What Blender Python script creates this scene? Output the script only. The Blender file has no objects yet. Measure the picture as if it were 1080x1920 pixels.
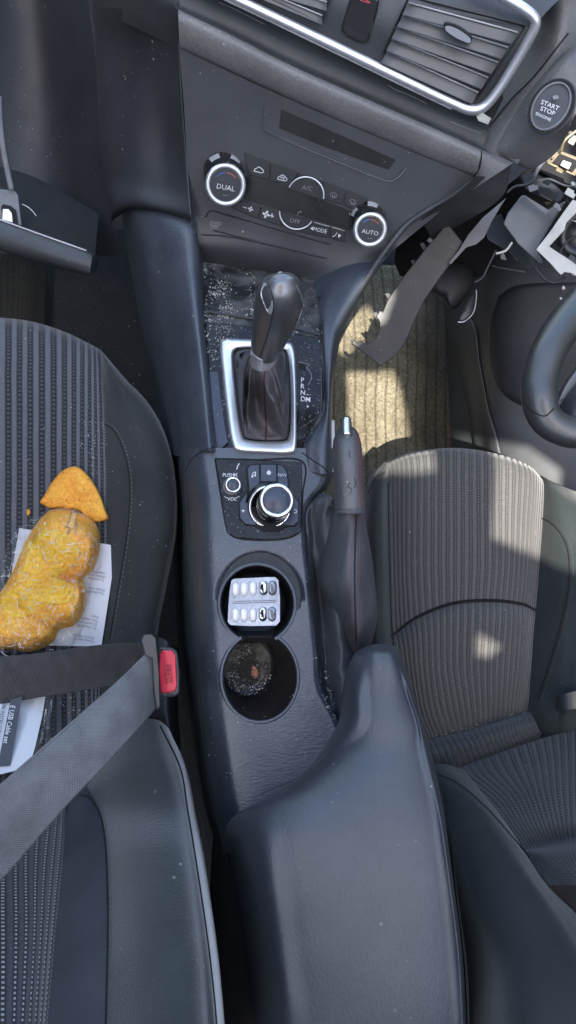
import bpy, bmesh, math, random
from mathutils import Vector, Matrix, noise
from mathutils.bvhtree import BVHTree
random.seed(7)
S = bpy.context.scene
COL = S.collection
F = 1371.0
CAM = Vector((0, 0, 1.25))
# ---------------------------------------------------------------- camera frame
dn = Vector(((400-540)/F, -(1150-960)/F, -1)).normalized()      # where "down" lies in the camera
kz = -dn
ky = (Vector((0, 1, 0)) - kz*kz.y).normalized()
kx = ky.cross(kz)
R = Matrix((kx, ky, kz))                                          # camera -> world
cam = bpy.data.cameras.new('camera'); co = bpy.data.objects.new('camera', cam)
COL.objects.link(co); S.camera = co
co.matrix_world = Matrix.Translation(CAM) @ R.to_4x4()
cam.sensor_fit = 'VERTICAL'; cam.sensor_height = 36; cam.lens = F/1920*36
cam.clip_start = 0.01; cam.clip_end = 200

def ray(x, y): return R @ Vector(((x-540)/F, -(y-960)/F, -1))
def D(x, y, t): return CAM + ray(x, y)*t
def tz(x, y, z): return (z-CAM.z)/ray(x, y).z
def tocam(p): return (CAM-p).normalized()

# ---------------------------------------------------------------- materials
def nt(name):
    m = bpy.data.materials.new(name); m.use_nodes = True
    t = m.node_tree; b = t.nodes['Principled BSDF']
    return m, t, b
def N(t, kind, **kw):
    n = t.nodes.new(kind)
    for k, v in kw.items():
        if k in n.inputs: n.inputs[k].default_value = v
        else: setattr(n, k, v)
    return n
def L(t, a, b): t.links.new(a, b)
def M(t, op, a, b=None, c=None):
    n = t.nodes.new('ShaderNodeMath'); n.operation = op
    for i, v in enumerate((a, b, c)):
        if v is None: continue
        if isinstance(v, (int, float)): n.inputs[i].default_value = v
        else: L(t, v, n.inputs[i])
    return n.outputs[0]
def ramp(t, fac, p0, c0, p1, c1):
    r = t.nodes.new('ShaderNodeValToRGB'); e = r.color_ramp.elements
    e[0].position = p0; e[0].color = (*c0, 1) if len(c0) == 3 else c0
    e[1].position = p1; e[1].color = (*c1, 1) if len(c1) == 3 else c1
    L(t, fac, r.inputs[0]); return r.outputs[0]
def mix(t, fac, a, b, mode='MIX'):
    n = t.nodes.new('ShaderNodeMix'); n.data_type = 'RGBA'; n.blend_type = mode
    if isinstance(fac, (int, float)): n.inputs[0].default_value = fac
    else: L(t, fac, n.inputs[0])
    for i, v in ((6, a), (7, b)):
        if isinstance(v, tuple): n.inputs[i].default_value = (*v, 1)
        else: L(t, v, n.inputs[i])
    return n.outputs[2]
def coord(t, scale=(1, 1, 1), which='Object'):
    tc = t.nodes.new('ShaderNodeTexCoord'); mp = t.nodes.new('ShaderNodeMapping')
    mp.inputs['Scale'].default_value = scale
    L(t, tc.outputs[which], mp.inputs[0]); return mp.outputs[0]
def nz(t, vec, scale, detail=3, rough=.55):
    n = N(t, 'ShaderNodeTexNoise', Scale=scale, Detail=detail, Roughness=rough); L(t, vec, n.inputs['Vector']); return n.outputs[0]
def specks(t, vec, scale, dens):
    """small light grains: voronoi cells, some of them kept"""
    v = N(t, 'ShaderNodeTexVoronoi', Scale=scale); L(t, vec, v.inputs['Vector'])
    sep = t.nodes.new('ShaderNodeSeparateColor'); L(t, v.outputs['Color'], sep.inputs[0])
    keep = M(t, 'LESS_THAN', sep.outputs[0], dens)
    size = M(t, 'MULTIPLY', sep.outputs[1], .34)
    dot = M(t, 'LESS_THAN', v.outputs['Distance'], size)
    return M(t, 'MULTIPLY', keep, dot)
def pbr(name, col, rough=.5, metal=0, grain=None, dust=0, var=.18, spec=.5, coat=0, dustcol=(.42, .42, .42), rvar=.12, haze=0, col2=None):
    if .009 < max(col) < .12: col = tuple(x*(1.3 if spec < .9 else .8) for x in col)
    m, t, b = nt(name)
    v = coord(t)
    n1 = nz(t, v, 14, 4)
    c = mix(t, ramp(t, n1, .3, (0, 0, 0), .7, (1, 1, 1)), tuple(x*(1-var) for x in col), tuple(x*(1+var) for x in (col2 or col)))
    r = M(t, 'ADD', M(t, 'MULTIPLY', nz(t, v, 40, 4), rvar*2), rough-rvar)
    if haze:
        hz = ramp(t, nz(t, v, 22, 6, .7), .45, (0, 0, 0), .75, (haze, haze, haze))
        c = mix(t, hz, c, dustcol); r = M(t, 'ADD', r, M(t, 'MULTIPLY', hz, .6))
    if dust:
        patch = ramp(t, nz(t, v, 9, 3), .38, (.15, .15, .15), .7, (1, 1, 1))
        s1 = specks(t, v, 420, .16*dust); s2 = specks(t, v, 190, .05*dust)
        s = M(t, 'MULTIPLY', M(t, 'MAXIMUM', s1, s2), patch)
        c = mix(t, M(t, 'MULTIPLY', s, .8), c, dustcol)
        r = M(t, 'MAXIMUM', r, M(t, 'MULTIPLY', s, .8))
    L(t, c, b.inputs['Base Color']); L(t, r, b.inputs['Roughness'])
    b.inputs['Metallic'].default_value = metal
    b.inputs['Specular IOR Level'].default_value = spec
    b.inputs['Coat Weight'].default_value = coat; b.inputs['Coat Roughness'].default_value = .12
    if grain:
        sc, st, str_ = grain
        g = nz(t, coord(t, str_), sc, 3, .6)
        bp = N(t, 'ShaderNodeBump', Strength=min(1, st*.7), Distance=.0009); L(t, g, bp.inputs['Height']); L(t, bp.outputs[0], b.inputs['Normal'])
        c2 = mix(t, 1.0, c, ramp(t, g, .3, (1-.16*st,)*3, .7, (1+.16*st,)*3), 'MULTIPLY'); L(t, c2, b.inputs['Base Color'])
    return m
def stripes(name, n, base, rib, dots, m_v=90, dotcol=(.22, .22, .23)):
    m, t, b = nt(name)
    tc = t.nodes.new('ShaderNodeTexCoord'); sx = t.nodes.new('ShaderNodeSeparateXYZ'); L(t, tc.outputs['UV'], sx.inputs[0])
    v = coord(t)
    u = M(t, 'ADD', M(t, 'MULTIPLY', sx.outputs[0], n), M(t, 'MULTIPLY', nz(t, v, 12, 2), .12))
    w = M(t, 'COSINE', M(t, 'MULTIPLY', u, 6.2832))
    w01 = M(t, 'ADD', M(t, 'MULTIPLY', w, .5), .5)
    c = mix(t, ramp(t, w01, .35, (0, 0, 0), .8, (1, 1, 1)), base, rib)
    fr = M(t, 'FRACT', u)
    line = M(t, 'LESS_THAN', M(t, 'ABSOLUTE', M(t, 'SUBTRACT', fr, .5)), .11)
    dv = M(t, 'GREATER_THAN', M(t, 'SINE', M(t, 'MULTIPLY', sx.outputs[1], m_v*6.2832)), .1)
    d = M(t, 'MULTIPLY', M(t, 'MULTIPLY', line, dv), dots)
    c = mix(t, d, c, dotcol)
    c = mix(t, 1.0, c, ramp(t, nz(t, v, 700, 2), .3, (.7, .7, .7), .7, (1.3, 1.3, 1.3)), 'MULTIPLY')
    s = M(t, 'MULTIPLY', specks(t, v, 260, .05), ramp(t, nz(t, v, 9, 3), .5, (0, 0, 0), .7, (.8, .8, .8)))
    c = mix(t, s, c, (.5, .48, .45))
    L(t, c, b.inputs['Base Color']); b.inputs['Roughness'].default_value = .85
    b.inputs['Sheen Weight'].default_value = .25; b.inputs['Specular IOR Level'].default_value = .25
    h = M(t, 'ADD', w01, M(t, 'MULTIPLY', d, -.8))
    bp = N(t, 'ShaderNodeBump', Strength=.7, Distance=.0014); L(t, h, bp.inputs['Height']); L(t, bp.outputs[0], b.inputs['Normal'])
    return m
def weave(name, nu, nv, c0, c1, strength=.7):
    m, t, b = nt(name)
    tc = t.nodes.new('ShaderNodeTexCoord'); sx = t.nodes.new('ShaderNodeSeparateXYZ'); L(t, tc.outputs['UV'], sx.inputs[0])
    a = M(t, 'SINE', M(t, 'MULTIPLY', sx.outputs[0], nu*6.2832))
    bq = M(t, 'SINE', M(t, 'ADD', M(t, 'MULTIPLY', sx.outputs[1], nv*6.2832), M(t, 'MULTIPLY', sx.outputs[0], nu*3.1416)))
    w = M(t, 'ADD', M(t, 'MULTIPLY', M(t, 'MULTIPLY', a, bq), .5), .5)
    v = coord(t)
    c = mix(t, w, c0, c1)
    c = mix(t, 1.0, c, ramp(t, nz(t, v, 60, 3), .3, (.8, .8, .8), .7, (1.2, 1.2, 1.2)), 'MULTIPLY')
    L(t, c, b.inputs['Base Color']); b.inputs['Roughness'].default_value = .6
    bp = N(t, 'ShaderNodeBump', Strength=strength, Distance=.001); L(t, w, bp.inputs['Height']); L(t, bp.outputs[0], b.inputs['Normal'])
    return m

MT = {}
MT['pad'] = pbr('pad_leather', (.119, .119, .119), .46, grain=(420, .9, (1.0, .35, 1)), dust=.7)
MT['dash'] = pbr('dash_plastic', (.036, .039, .043), .5, grain=(900, .6, (1, 1, 1)), dust=.1)
MT['dashdark'] = pbr('dash_dark_plastic', (.012, .013, .016), .55, grain=(900, .4, (1, 1, 1)), dust=.3)
MT['dashhaze'] = pbr('dash_plastic_hazed', (.09, .092, .096), .45, grain=(500, .7, (1, .5, 1)), dust=.5)  # dash plastic lightened, sunlight haze put into the colour
MT['screen'] = pbr('screen_glass', (.014, .014, .014), .22, dust=.3)
MT['slat'] = pbr('slat_plastic', (.085, .087, .09), .45, var=.03)
MT['blocker'] = pbr('blocker_grey', (.17, .165, .16), .9, var=.05)  # grey of the added light-blocking walls, tuned for bounced fill
MT['sidedark'] = pbr('side_panel_plastic', (.018, .019, .023), .5, grain=(900, .6, (1, 1, 1)), dust=.3)
MT['fascia'] = pbr('fascia_plastic', (.032, .034, .038), .42, grain=(900, .3, (1, 1, 1)), dust=.12)
MT['button'] = pbr('button_plastic', (.016, .017, .019), .36, dust=.3)
MT['gap'] = pbr('gap_black', (.004, .004, .005), .8)
MT['console'] = pbr('console_leather', (.040, .051, .070), .4, grain=(420, .9, (.4, 1.0, 1)), dust=.15, haze=.05, spec=1.0)
MT['arm'] = pbr('armrest_leather', (.022, .028, .038), .46, spec=.85, grain=(480, .7, (1.0, .45, 1)), dust=.1, rvar=.06)
MT['gloss'] = pbr('gloss_black', (.0045, .005, .006), .14, dust=3.0, haze=.05, spec=.35)
MT['cubby'] = pbr('cubby_black', (.0075, .0085, .009), .5, dust=2.2, haze=.3)
MT['cup'] = pbr('cup_black', (.008, .008, .009), .38, dust=.6)
MT['cupdirt'] = pbr('cup_dirt', (.02, .018, .015), .8, dust=7, haze=.5, dustcol=(.45, .40, .32))
MT['chrome'] = pbr('satin_chrome', (.78, .8, .83), .36, metal=.8, rvar=.05, var=.05)
MT['chrome2'] = pbr('bright_chrome', (.75, .76, .78), .14, metal=1, rvar=.04)
MT['darkchrome'] = pbr('dark_chrome', (.12, .12, .13), .22, metal=1)
MT['silverline'] = pbr('silver_edge', (.5, .5, .52), .4, metal=.2)
MT['knobtop'] = pbr('knob_top', (.03, .036, .055), .3, dust=.5)
MT['boot'] = pbr('boot_leather', (.05, .048, .052), .55, spec=.45, grain=(500, .6, (1, 1, 1)), dust=.25)
MT['brake'] = pbr('gaiter_leather', (.046, .049, .056), .55, spec=.5, grain=(500, .5, (1, 1, 1)), dust=.3)
MT['grip'] = pbr('grip_leather', (.06, .061, .064), .42, spec=1.0, grain=(420, 1.0, (1, 1, 1)), dust=.5)
MT['gearknob'] = pbr('gear_knob_leather', (.055, .057, .062), .32, spec=2.0, grain=(800, .3, (1, 1, 1)), rvar=.05)
MT['thread'] = pbr('red_thread', (.24, .07, .08), .7)
MT['twill'] = pbr('bolster_fabric', (.022, .024, .025), .85, grain=(900, .9, (1, 1, .5)), dust=.25, spec=.25)
MT['twill2'] = pbr('back_fabric', (.024, .030, .033), .8, grain=(700, 1.0, (.3, 1, 1)), spec=.3, dust=.1)
MT['twill3'] = pbr('side_fabric', (.020, .025, .026), .85, grain=(900, .9, (1, .3, 1)), spec=.25)
for k_, v_ in (('twill', .25), ('twill2', .8), ('twill3', .2)):
    b_ = MT[k_].node_tree.nodes['Principled BSDF']; b_.inputs['Sheen Weight'].default_value = v_; b_.inputs['Sheen Roughness'].default_value = .4
MT['panelfab'] = pbr('panel_fabric', (.036, .040, .048), .85, grain=(900, .5, (1, 1, 1)), spec=.25)
MT['strL'] = stripes('striped_fabric_left', 14, (.016, .017, .021), (.10, .106, .12), .4, 130, (.13, .135, .14))
MT['strLb'] = stripes('striped_fabric_back', 9, (.02, .022, .027), (.05, .055, .066), .9, 100, (.28, .29, .3))
MT['strR'] = stripes('striped_fabric_right', 28, (.045, .044, .043), (.095, .093, .089), .35, 110)
MT['strRb'] = stripes('striped_fabric_right_back', 24, (.022, .024, .026), (.06, .065, .068), .5, 70, (.15, .155, .16))
MT['seam'] = pbr('seam_dark', (.008, .008, .009), .9)
MT['stitch'] = pbr('stitch_grey', (.09, .095, .1), .8)
MT['stitchdim'] = pbr('stitch_dark', (.05, .055, .058), .8)
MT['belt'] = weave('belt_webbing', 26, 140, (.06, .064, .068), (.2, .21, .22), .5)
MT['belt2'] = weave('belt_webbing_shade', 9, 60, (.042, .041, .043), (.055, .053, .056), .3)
MT['latch'] = pbr('latch_plastic', (.03, .032, .036), .35)
MT['red'] = pbr('red_button', (.62, .03, .06), .35, var=.1)
MT['darkred'] = pbr('red_engraving', (.3, .015, .03), .5)
MT['hazard'] = pbr('hazard_red', (.45, .06, .08), .5)
MT['white'] = pbr('white_print', (.62, .63, .65), .6, var=.05)
MT['grey'] = pbr('grey_print', (.22, .22, .23), .6, var=.05)
MT['blue'] = pbr('blue_print', (.05, .12, .35), .5)
MT['rust'] = pbr('red_print', (.35, .1, .06), .5)
MT['paper'] = pbr('paper', (.62, .64, .68), .75, var=.06)
MT['ink'] = pbr('ink', (.05, .055, .07), .7)
MT['inkgrey'] = pbr('ink_grey', (.2, .2, .22), .7)
MT['foil'] = pbr('foil', (.25, .28, .34), .32, metal=.7, grain=(300, 1.0, (1, 1, 1)), col2=(.36, .4, .47))
MT['pill'] = pbr('pill_white', (.85, .84, .82), .28, var=.03, coat=.6)
MT['copper'] = pbr('copper_foil', (.62, .3, .2), .35, metal=.3, grain=(500, 1, (1, 1, 1)))
MT['floor'] = pbr('floor_carpet', (.012, .012, .013), .95, grain=(300, 1, (1, 1, 1)), dust=.4)
MT['crumb'] = pbr('crumb', (.34, .33, .3), .8, var=.5)
MT['whiteplastic'] = pbr('white_plastic', (.5, .5, .46), .5, haze=.4, dustcol=(.2, .18, .14))
MT['greyplastic'] = pbr('grey_plastic', (.13, .14, .15), .5, haze=.2)
MT['gold'] = pbr('zinc_steel', (.24, .2, .13), .45, metal=.5)
MT['torn'] = pbr('torn_plastic_face', (.17, .17, .18), .7, grain=(500, .5, (1, 1, 1)))
MT['wheel'] = pbr('wheel_leather', (.035, .036, .038), .34, spec=1.0, grain=(700, .4, (1, 1, 1)))
MT['dangl'] = pbr('trim_plastic', (.013, .014, .016), .45, grain=(900, .3, (1, 1, 1)), dust=.2)
# bread
def bread(name, c0, c1, sp):
    m, t, b = nt(name); v = coord(t)
    c = mix(t, ramp(t, nz(t, v, 45, 4), .35, (0, 0, 0), .68, (1, 1, 1)), c0, c1)
    c = mix(t, M(t, 'MULTIPLY', specks(t, v, 210, .5), sp), c, (.33, .11, .015))
    fine = nz(t, v, 260, 5, .7)
    c = mix(t, 1.0, c, ramp(t, fine, .3, (.8, .74, .66), .65, (1.1, 1.1, 1.1)), 'MULTIPLY')
    L(t, c, b.inputs['Base Color']); b.inputs['Roughness'].default_value = .7
    b.inputs['Subsurface Weight'].default_value = .12; b.inputs['Subsurface Radius'].default_value = (.01, .004, .001)
    bp = N(t, 'ShaderNodeBump', Strength=1.0, Distance=.002); L(t, fine, bp.inputs['Height']); L(t, bp.outputs[0], b.inputs['Normal'])
    return m
MT['bread'] = bread('bread_crumb', (.80, .31, .03), (.9, .46, .06), .7)
MT['crust'] = bread('bread_crust', (.95, .40, .02), (1.0, .56, .03), .25)
MT['breadin'] = bread('bread_inside', (.97, .50, .008), (1.0, .66, .02), .05)
def wrapmat(name, base, k, scale=60, tint=(.95, .95, .95), rw=.8, rt=.012):
    m, t, b = nt(name); t.nodes.remove(b)
    out = t.nodes['Material Output']; v = coord(t)
    g = N(t, 'ShaderNodeBsdfGlossy', Roughness=.1); g.inputs[0].default_value = (*tint, 1)
    df = N(t, 'ShaderNodeBsdfDiffuse'); df.inputs[0].default_value = (.9, .9, .9, 1)
    tr = N(t, 'ShaderNodeBsdfTransparent')
    n = nz(t, coord(t, (1, 1.7, 1)), scale, 4, .6)
    na_ = N(t, 'ShaderNodeTexNoise', Scale=scale*.9, Detail=1.5, Distortion=2.2); L(t, coord(t, (1, 1.9, 1)), na_.inputs['Vector'])
    nb_ = N(t, 'ShaderNodeTexNoise', Scale=scale*1.6, Detail=1.0, Distortion=1.6); L(t, coord(t, (1.6, 1, 1)), nb_.inputs['Vector'])
    glint_line = M(t, 'MINIMUM', M(t, 'ABSOLUTE', M(t, 'SUBTRACT', na_.outputs[0], .52)), M(t, 'ABSOLUTE', M(t, 'SUBTRACT', nb_.outputs[0], .5)))
    bp = N(t, 'ShaderNodeBump', Strength=1.0, Distance=.0028); L(t, n, bp.inputs['Height']); L(t, bp.outputs[0], g.inputs['Normal']); L(t, bp.outputs[0], df.inputs['Normal'])
    fr = N(t, 'ShaderNodeFresnel', IOR=1.5); L(t, bp.outputs[0], fr.inputs['Normal'])
    fac = M(t, 'MINIMUM', M(t, 'ADD', M(t, 'MULTIPLY', fr.outputs[0], k), base), 1)
    m1 = N(t, 'ShaderNodeMixShader'); L(t, fac, m1.inputs[0]); L(t, tr.outputs[0], m1.inputs[1]); L(t, g.outputs[0], m1.inputs[2])
    m2 = N(t, 'ShaderNodeMixShader')
    cr = ramp(t, glint_line, .0, (rw, rw, rw), rt, (.02, .02, .02)); L(t, cr, m2.inputs[0])  # white diffuse lines paint glints along the film's creases
    L(t, m1.outputs[0], m2.inputs[1]); L(t, df.outputs[0], m2.inputs[2])
    L(t, m2.outputs[0], out.inputs[0]); return m
MT['wrap'] = wrapmat('cling_film', .005, .45, 17, rw=.8, rt=.005)
MT['bag'] = wrapmat('clear_bag', .01, .3, 7, rw=.3, rt=.006)
# floor mat
def matcarpet(k=1.0):
    m, t, b = nt('mat_carpet'); v = coord(t)
    tc = t.nodes.new('ShaderNodeTexCoord'); sx = t.nodes.new('ShaderNodeSeparateXYZ'); L(t, tc.outputs['UV'], sx.inputs[0])
    u = M(t, 'ADD', M(t, 'MULTIPLY', sx.outputs[0], 15), M(t, 'MULTIPLY', nz(t, v, 6, 2), .6))
    fr = M(t, 'ABSOLUTE', M(t, 'SUBTRACT', M(t, 'FRACT', u), .5))
    rib = M(t, 'MAXIMUM', ramp(t, fr, .02, (.45, .45, .45), .14, (1, 1, 1)), ramp(t, nz(t, v, 120, 4), .4, (0, 0, 0), .7, (1, 1, 1)))
    f = nz(t, v, 210, 5, .8)
    c = mix(t, ramp(t, nz(t, v, 20, 4), .3, (0, 0, 0), .7, (1, 1, 1)), (.34, .29, .20), (.58, .52, .38))
    c = mix(t, 1.0, c, ramp(t, f, .3, (.25, .24, .22), .66, (1.4, 1.4, 1.35)), 'MULTIPLY')
    c = mix(t, rib, (.1, .075, .045), c)
    c = mix(t, specks(t, v, 200, .12), c, (.7, .62, .45))
    right_shade = ramp(t, M(t, 'ADD', sx.outputs[0], M(t, 'MULTIPLY', nz(t, v, 12, 4), .25)), .72, (1, 1, 1), .95, (.3, .29, .28))  # shade painted in: carpet darkens towards its right side
    c = mix(t, 1.0, c, right_shade, 'MULTIPLY')
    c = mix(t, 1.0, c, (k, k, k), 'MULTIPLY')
    L(t, c, b.inputs['Base Color']); b.inputs['Roughness'].default_value = .95
    h = M(t, 'ADD', M(t, 'MULTIPLY', rib, 1.2), f)
    bp = N(t, 'ShaderNodeBump', Strength=1.0, Distance=.004); L(t, h, bp.inputs['Height']); L(t, bp.outputs[0], b.inputs['Normal'])
    return m
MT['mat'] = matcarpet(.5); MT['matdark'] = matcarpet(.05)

# ---------------------------------------------------------------- object helpers
def tag(o, label=None, cat=None, group=None, kind=None):
    if label: o['label'] = label
    if cat: o['category'] = cat
    if group: o['group'] = group
    if kind: o['kind'] = kind
    return o
def thing(name, at, label, cat, group=None):
    o = bpy.data.objects.new(name, None); COL.objects.link(o); o.location = at; o.empty_display_size = .05
    return tag(o, label, cat, group)
def wloc(o):
    p = Vector((0, 0, 0))
    while o: p += Vector(o.location); o = o.parent
    return p
def obj(name, verts, faces, mat, parent=None, smooth=True, uvs=None, solid=0, bevel=0, sub=0, auto=None):
    if parent: org = wloc(parent)
    else:
        org = sum(verts, Vector())/len(verts)
    me = bpy.data.meshes.new(name)
    me.from_pydata([tuple(v-org) for v in verts], [], faces)
    if uvs:
        ul = me.uv_layers.new(name='UVMap')
        for l in me.loops: ul.data[l.index].uv = uvs[l.vertex_index]
    me.validate(); me.update()
    me.polygons.foreach_set('use_smooth', [smooth]*len(me.polygons))
    me.materials.append(MT[mat] if isinstance(mat, str) else mat)
    o = bpy.data.objects.new(name, me); COL.objects.link(o)
    if parent: o.parent = parent
    else: o.location = org
    if solid:
        md = o.modifiers.new('solid', 'SOLIDIFY'); md.thickness = solid; md.offset = -1 if solid > 0 else 1
    if bevel:
        md = o.modifiers.new('bevel', 'BEVEL'); md.width = bevel; md.segments = 3; md.limit_method = 'ANGLE'; md.angle_limit = math.radians(40); md.harden_normals = False
    if sub:
        md = o.modifiers.new('sub', 'SUBSURF'); md.levels = md.render_levels = sub
    return o
def cr(pts, s):
    """catmull-rom through a list of tuples/vectors at 0..len-1"""
    n = len(pts); i = min(int(s), n-2); f = s-i
    p1 = Vector(pts[i]); p2 = Vector(pts[i+1])
    p0 = Vector(pts[i-1]) if i > 0 else p1*2-p2
    p3 = Vector(pts[i+2]) if i+2 < n else p2*2-p1
    return .5*((2*p1)+(p2-p0)*f+(2*p0-5*p1+4*p2-p3)*f*f+(3*p1-p0-3*p2+p3)*f**3)
def resample(pts, n): return [cr(pts, (len(pts)-1)*k/(n-1)) for k in range(n)]
def grid_faces(nu, nv, closed=False):
    fs = []
    for j in range(nv if closed else nv-1):
        for i in range(nu-1):
            a = j*nu+i; b = ((j+1) % nv)*nu+i
            fs.append((a, a+1, b+1, b))
    return fs
def loft(name, A, B, mat, parent=None, prof=((0, 0), (1, 0)), nu=28, nv=50, closed=False, wob=None, **kw):
    """A and B: polylines of (x, y, depth). prof: (f across, lift toward viewer in m)"""
    pr = [(p[0], p[1], 0) for p in prof]
    ps = resample(pr, nu) if len(pr) > 2 else [Vector((k/(nu-1), 0, 0)) for k in range(nu)]
    if closed: A = list(A)+[A[0]]; B = list(B)+[B[0]]
    n = nv+1 if closed else nv
    a = resample(A, n)[:nv]; b = resample(B, n)[:nv]
    vs = []; uv = []
    for j in range(nv):
        for k, p in enumerate(ps):
            q = a[j].lerp(b[j], p.x); w = D(*q)
            h = p.y + (wob(p.x, j/(nv-1)) if wob else 0)
            vs.append(w+tocam(w)*h); uv.append((k/(nu-1), j/(nv-1)))
    return obj(name, vs, grid_faces(nu, nv, closed), mat, parent, uvs=uv, **kw)
def surf(name, rows, mat, parent=None, nu=40, nv=60, wob=None, **kw):
    """rows of control points (x, y, depth)"""
    rr = [resample(r, nu) for r in rows]
    vs = []; uv = []
    for j in range(nv):
        s = (len(rows)-1)*j/(nv-1)
        for i in range(nu):
            q = cr([r[i] for r in rr], s); w = D(*q)
            if wob: w = w+tocam(w)*wob(i/(nu-1), j/(nv-1))
            vs.append(w); uv.append((i/(nu-1), j/(nv-1)))
    return obj(name, vs, grid_faces(nu, nv), mat, parent, uvs=uv, **kw)
def surfT(*objs, off=0, default=.9):
    """depth of the surface of these objects seen along a pixel's ray"""
    trees = []
    for o in objs:
        w = wloc(o); me = o.data
        trees.append(BVHTree.FromPolygons([tuple(v.co+w) for v in me.vertices], [tuple(p.vertices) for p in me.polygons]))
    st = {'l': default}
    def T(x, y):
        d = ray(x, y); best = None
        for b in trees:
            h = b.ray_cast(CAM, d.normalized())
            if h[0] is not None:
                t = h[3]/d.length
                if best is None or t < best: best = t
        if best is None: best = st['l']+off
        st['l'] = best-off
        return best-off
    return T
def as_T(T): return T if callable(T) else (lambda x, y: T)
def plate(name, pts, T, mat, parent=None, h=.002, off=0, bevel=0, smooth=False, down=0, n_sub=0, **kw):
    """flat piece following depth T: outline in pixels, h = thickness toward the viewer"""
    T = as_T(T)
    if n_sub:
        pts = [tuple(v)[:2] for v in resample([(p[0], p[1], 0) for p in pts]+[(pts[0][0], pts[0][1], 0)], n_sub+1)[:-1]]
    top = []; bot = []
    for x, y in pts:
        w = D(x, y, T(x, y)); u = tocam(w)
        top.append(w+u*(off+h)); bot.append(w+u*(off-down))
    n = len(pts)
    if (h+down) <= 0: return obj(name, top, [tuple(range(n))], mat, parent, smooth=smooth, **kw)
    fs = [tuple(range(n)), tuple(range(2*n-1, n-1, -1))]
    for i in range(n): fs.append((i, n+i, n+(i+1) % n, (i+1) % n))
    return obj(name, top+bot, fs, mat, parent, smooth=smooth, bevel=bevel, **kw)
def _ribbon(pts, w, T, h, n, vs, fs, dash=None):
    q = resample([(p[0], p[1], 0) for p in pts], n)
    base0 = len(vs); ok = []
    for k in range(n):
        a = q[max(k-1, 0)]; b = q[min(k+1, n-1)]; d = (b-a); d.z = 0
        if d.length < 1e-6: d = Vector((1, 0, 0))
        d.normalize(); m = Vector((-d.y, d.x, 0))*w/2
        for s, hh in ((-1, 0), (-.5, h), (.5, h), (1, 0)):
            x, y = q[k].x+m.x*s, q[k].y+m.y*s
            p = D(x, y, T(x, y)); vs.append(p+tocam(p)*hh)
    for k in range(n-1):
        if dash and (k % dash[0]) >= dash[1]: continue
        for i in range(3):
            a = base0+k*4+i; fs.append((a, a+1, a+5, a+4))
def ribbon(name, pts, w, T, mat, parent=None, h=.0008, n=40, dash=None, **kw):
    vs, fs = [], []; T = as_T(T)
    lines = pts if isinstance(pts[0][0], (tuple, list)) else [pts]
    for l in lines: _ribbon(l, w, T, h, n, vs, fs, dash)
    return obj(name, vs, fs, mat, parent, **kw)
def marks(name, polys, T, mat, parent=None, off=.0006):
    """flat printed shapes in one mesh"""
    T = as_T(T); vs = []; fs = []
    for p in polys:
        b = len(vs)
        for x, y in p:
            w = D(x, y, T(x, y)); vs.append(w+tocam(w)*off)
        fs.append(tuple(range(b, len(vs))))
    return obj(name, vs, fs, mat, parent, smooth=False)
def text(name, s, x, y, size, ang, T, mat, parent=None, off=.0007, bold=0, sx=1, shear=0, align='CENTER', h=0):
    cu = bpy.data.curves.new('t', 'FONT'); cu.body = s; cu.align_x = align; cu.align_y = 'CENTER'; cu.size = 1; cu.offset = bold; cu.resolution_u = 2; cu.shear = shear
    cu.space_line = .95
    o = bpy.data.objects.new('t', cu); COL.objects.link(o)
    bpy.context.view_layer.update()
    me = bpy.data.meshes.new_from_object(o.evaluated_get(bpy.context.evaluated_depsgraph_get()))
    T = as_T(T); a = math.radians(ang); ca, sa = math.cos(a), math.sin(a)
    k = size*1.35
    vs = []
    for v in me.vertices:
        u, w_ = v.co.x*k*sx, -v.co.y*k
        px, py = x+u*ca-w_*sa, y+u*sa+w_*ca
        p = D(px, py, T(px, py)); vs.append(p+tocam(p)*off)
    fs = [tuple(p.vertices) for p in me.polygons]
    bpy.data.objects.remove(o); bpy.data.curves.remove(cu); bpy.data.meshes.remove(me)
    return obj(name, vs, fs, mat, parent, smooth=False)
def tube(name, pts, mat, parent=None, n=60, seg=24, flat=1, wob=None, caps=True, **kw):
    """pts: (x, y, depth, radius in px)"""
    q = []
    P4 = [Vector((p[0], p[1], p[2])) for p in pts]; R4 = [Vector((p[3], 0, 0)) for p in pts]
    for k in range(n):
        s = (len(pts)-1)*k/(n-1); a = cr(P4, s); r = cr(R4, s).x
        q.append((D(*a), max(r, .01)/F*a.z, a.z))
    vs = []; uv = []
    for k in range(n):
        d = (q[min(k+1, n-1)][0]-q[max(k-1, 0)][0]).normalized()
        v = tocam(q[k][0]); side = d.cross(v).normalized(); up = side.cross(d).normalized()
        for j in range(seg):
            a = 2*math.pi*j/seg; r = q[k][1]*(1+(wob(k/(n-1), a) if wob else 0))
            vs.append(q[k][0]+side*math.cos(a)*r+up*math.sin(a)*r*flat); uv.append((j/seg, k/(n-1)))
    fs = []
    for k in range(n-1):
        for j in range(seg):
            a = k*seg+j; b = k*seg+(j+1) % seg; fs.append((a, b, b+seg, a+seg))
    if caps: fs.append(tuple(range(seg-1, -1, -1))); fs.append(tuple(range((n-1)*seg, n*seg)))
    return obj(name, vs, fs, mat, parent, uvs=uv, **kw)
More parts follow.
